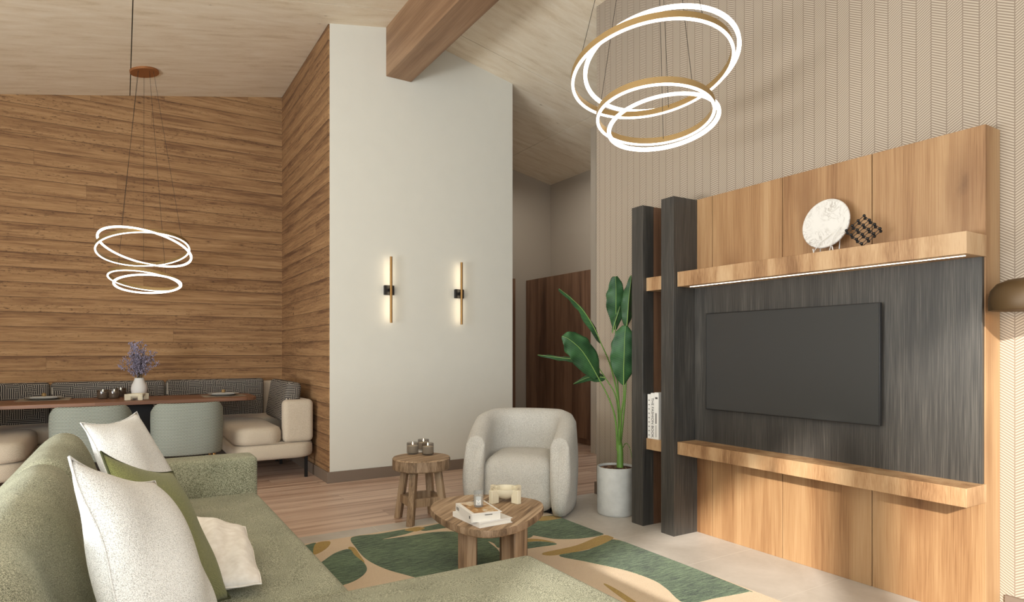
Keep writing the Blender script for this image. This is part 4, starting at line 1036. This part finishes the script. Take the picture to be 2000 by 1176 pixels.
# table setting
def yx(px, Y, z): # point on plane Y
    u = (px - 1000) / F_PX; t = Y / (CS - u * SN); return ((SN + u * CS) * t, Y, z)
V0 = yx(272, 7.38, ZD)
VS = thing('vase', 'white rounded ceramic vase on the dining table', 'vase', V0)
pr = [(.035, 0), (.05, .004), (.068, .05), (.074, .09), (.068, .125), (.05, .165), (.042, .19), (.043, .20), (.038, .20), (.037, .185), (.03, .10)]
MB().lathe((V0[0], V0[1], ZD + .001), pr, 40).build('body', 'ceramic', VS, smooth=True)
LV = thing('lavender_bunch', 'bunch of dried lavender in the white vase', 'flowers', (V0[0], V0[1], ZD + .16))
rr = random.Random(11)
for i in range(34):
    a = rr.uniform(0, 6.283); sp = rr.uniform(.03, .19) if i > 3 else .03 + .02 * i
    top = Vector((V0[0] + sp * math.cos(a), V0[1] + sp * .8 * math.sin(a), ZD + .20 + rr.uniform(.20, .40) * (1 - .9 * (sp / .19) ** 2 * .5) + (.0)))
    b0 = Vector((V0[0] + .012 * math.cos(a), V0[1] + .012 * math.sin(a), ZD + .15))
    mid = (b0 + top) / 2 + Vector((-.2 * sp * math.cos(a), 0, .01)); m = catmull([b0, mid, top], 6, False)
    mb = MB().tube(m, .0012, 4).mat(1)
    for k in range(5, len(m)):
        for q in range(4):
            c = m[k] + Vector((rr.uniform(-.016, .016), rr.uniform(-.016, .016), rr.uniform(-.016, .016)))
            mb.ball(c, rr.uniform(.0035, .0065), 5, 3, 1.4)
    for br in range(3):
        k = rr.randrange(4, len(m) - 2); e = m[k] + Vector((rr.uniform(-.06, .06), rr.uniform(-.05, .05), rr.uniform(.02, .07)))
        mb.mat(0).tube([m[k], e], .0009, 4); mb.mat(1)
        for q in range(10):
            c = m[k].lerp(e, rr.uniform(.3, 1)) + Vector((rr.uniform(-.009, .009), rr.uniform(-.009, .009), rr.uniform(-.009, .009)))
            mb.ball(c, rr.uniform(.003, .005), 5, 3, 1.3)
    mb.build('sprig', ['stemdark', 'lavender'], LV)
x_, y_ = fl(267, 781, ZD); bowl((x_, y_, ZD + .001), .072, .060, 'stone bowl on block feet on the dining table, in front of the vase', 20)
for (px, py, lb) in ((201, 781, 'smoked glass candle on the dining table, beside the placemat'), (223, 780.5, 'smoked glass candle on the dining table, middle of three'), (236, 777, 'smoked glass candle on the dining table, half hidden next to the stone bowl')):
    x_, y_ = fl(px, py - 2, ZD); jar('candle_jar', (x_, y_, ZD + .001), .05, .088, lb, 'smokedark', 'wax', 'candles on the dining table')
def setting(px, py, w, who):
    x_, y_ = fl(px, py, ZD)
    o = MB().box((x_ - w, y_ - .16, ZD + .0005), (x_ + w, y_ + .16, ZD + .003)).build('placemat', 'linen_mat', bevel=.001)
    tag(o, 'taupe placemat on the dining table ' + who, 'placemat', 'placemats on the dining table')
    p = thing('plate', 'grey plate on the placemat ' + who, 'plate', (x_, y_, ZD + .004), 0, 'plates on the dining table')
    MB().lathe((x_, y_, ZD + .004), [(.07, 0), (.10, .004), (.15, .020), (.152, .023), (.148, .023), (.10, .009), (.01, .007)], 40).build('dish', 'plate', p, smooth=True)
    nk = thing('napkin', 'folded grey napkin with gold ring on the plate ' + who, 'napkin', (x_, y_, ZD + .02), 0, 'napkins on the dining table')
    MB().rbox((x_ - .11, y_ - .03, ZD + .0125), (x_ + .11, y_ + .03, ZD + .030), .008, 4, .006).build('cloth', 'plate', nk, smooth=True)
    MB().ball((x_, y_ - .01, ZD + .048), .020, 12, 8).build('ring', 'gold', nk, smooth=True)
setting(86, 781, .21, 'farther from the clad return wall')
setting(436, 773, .20, 'beside the clad return wall')
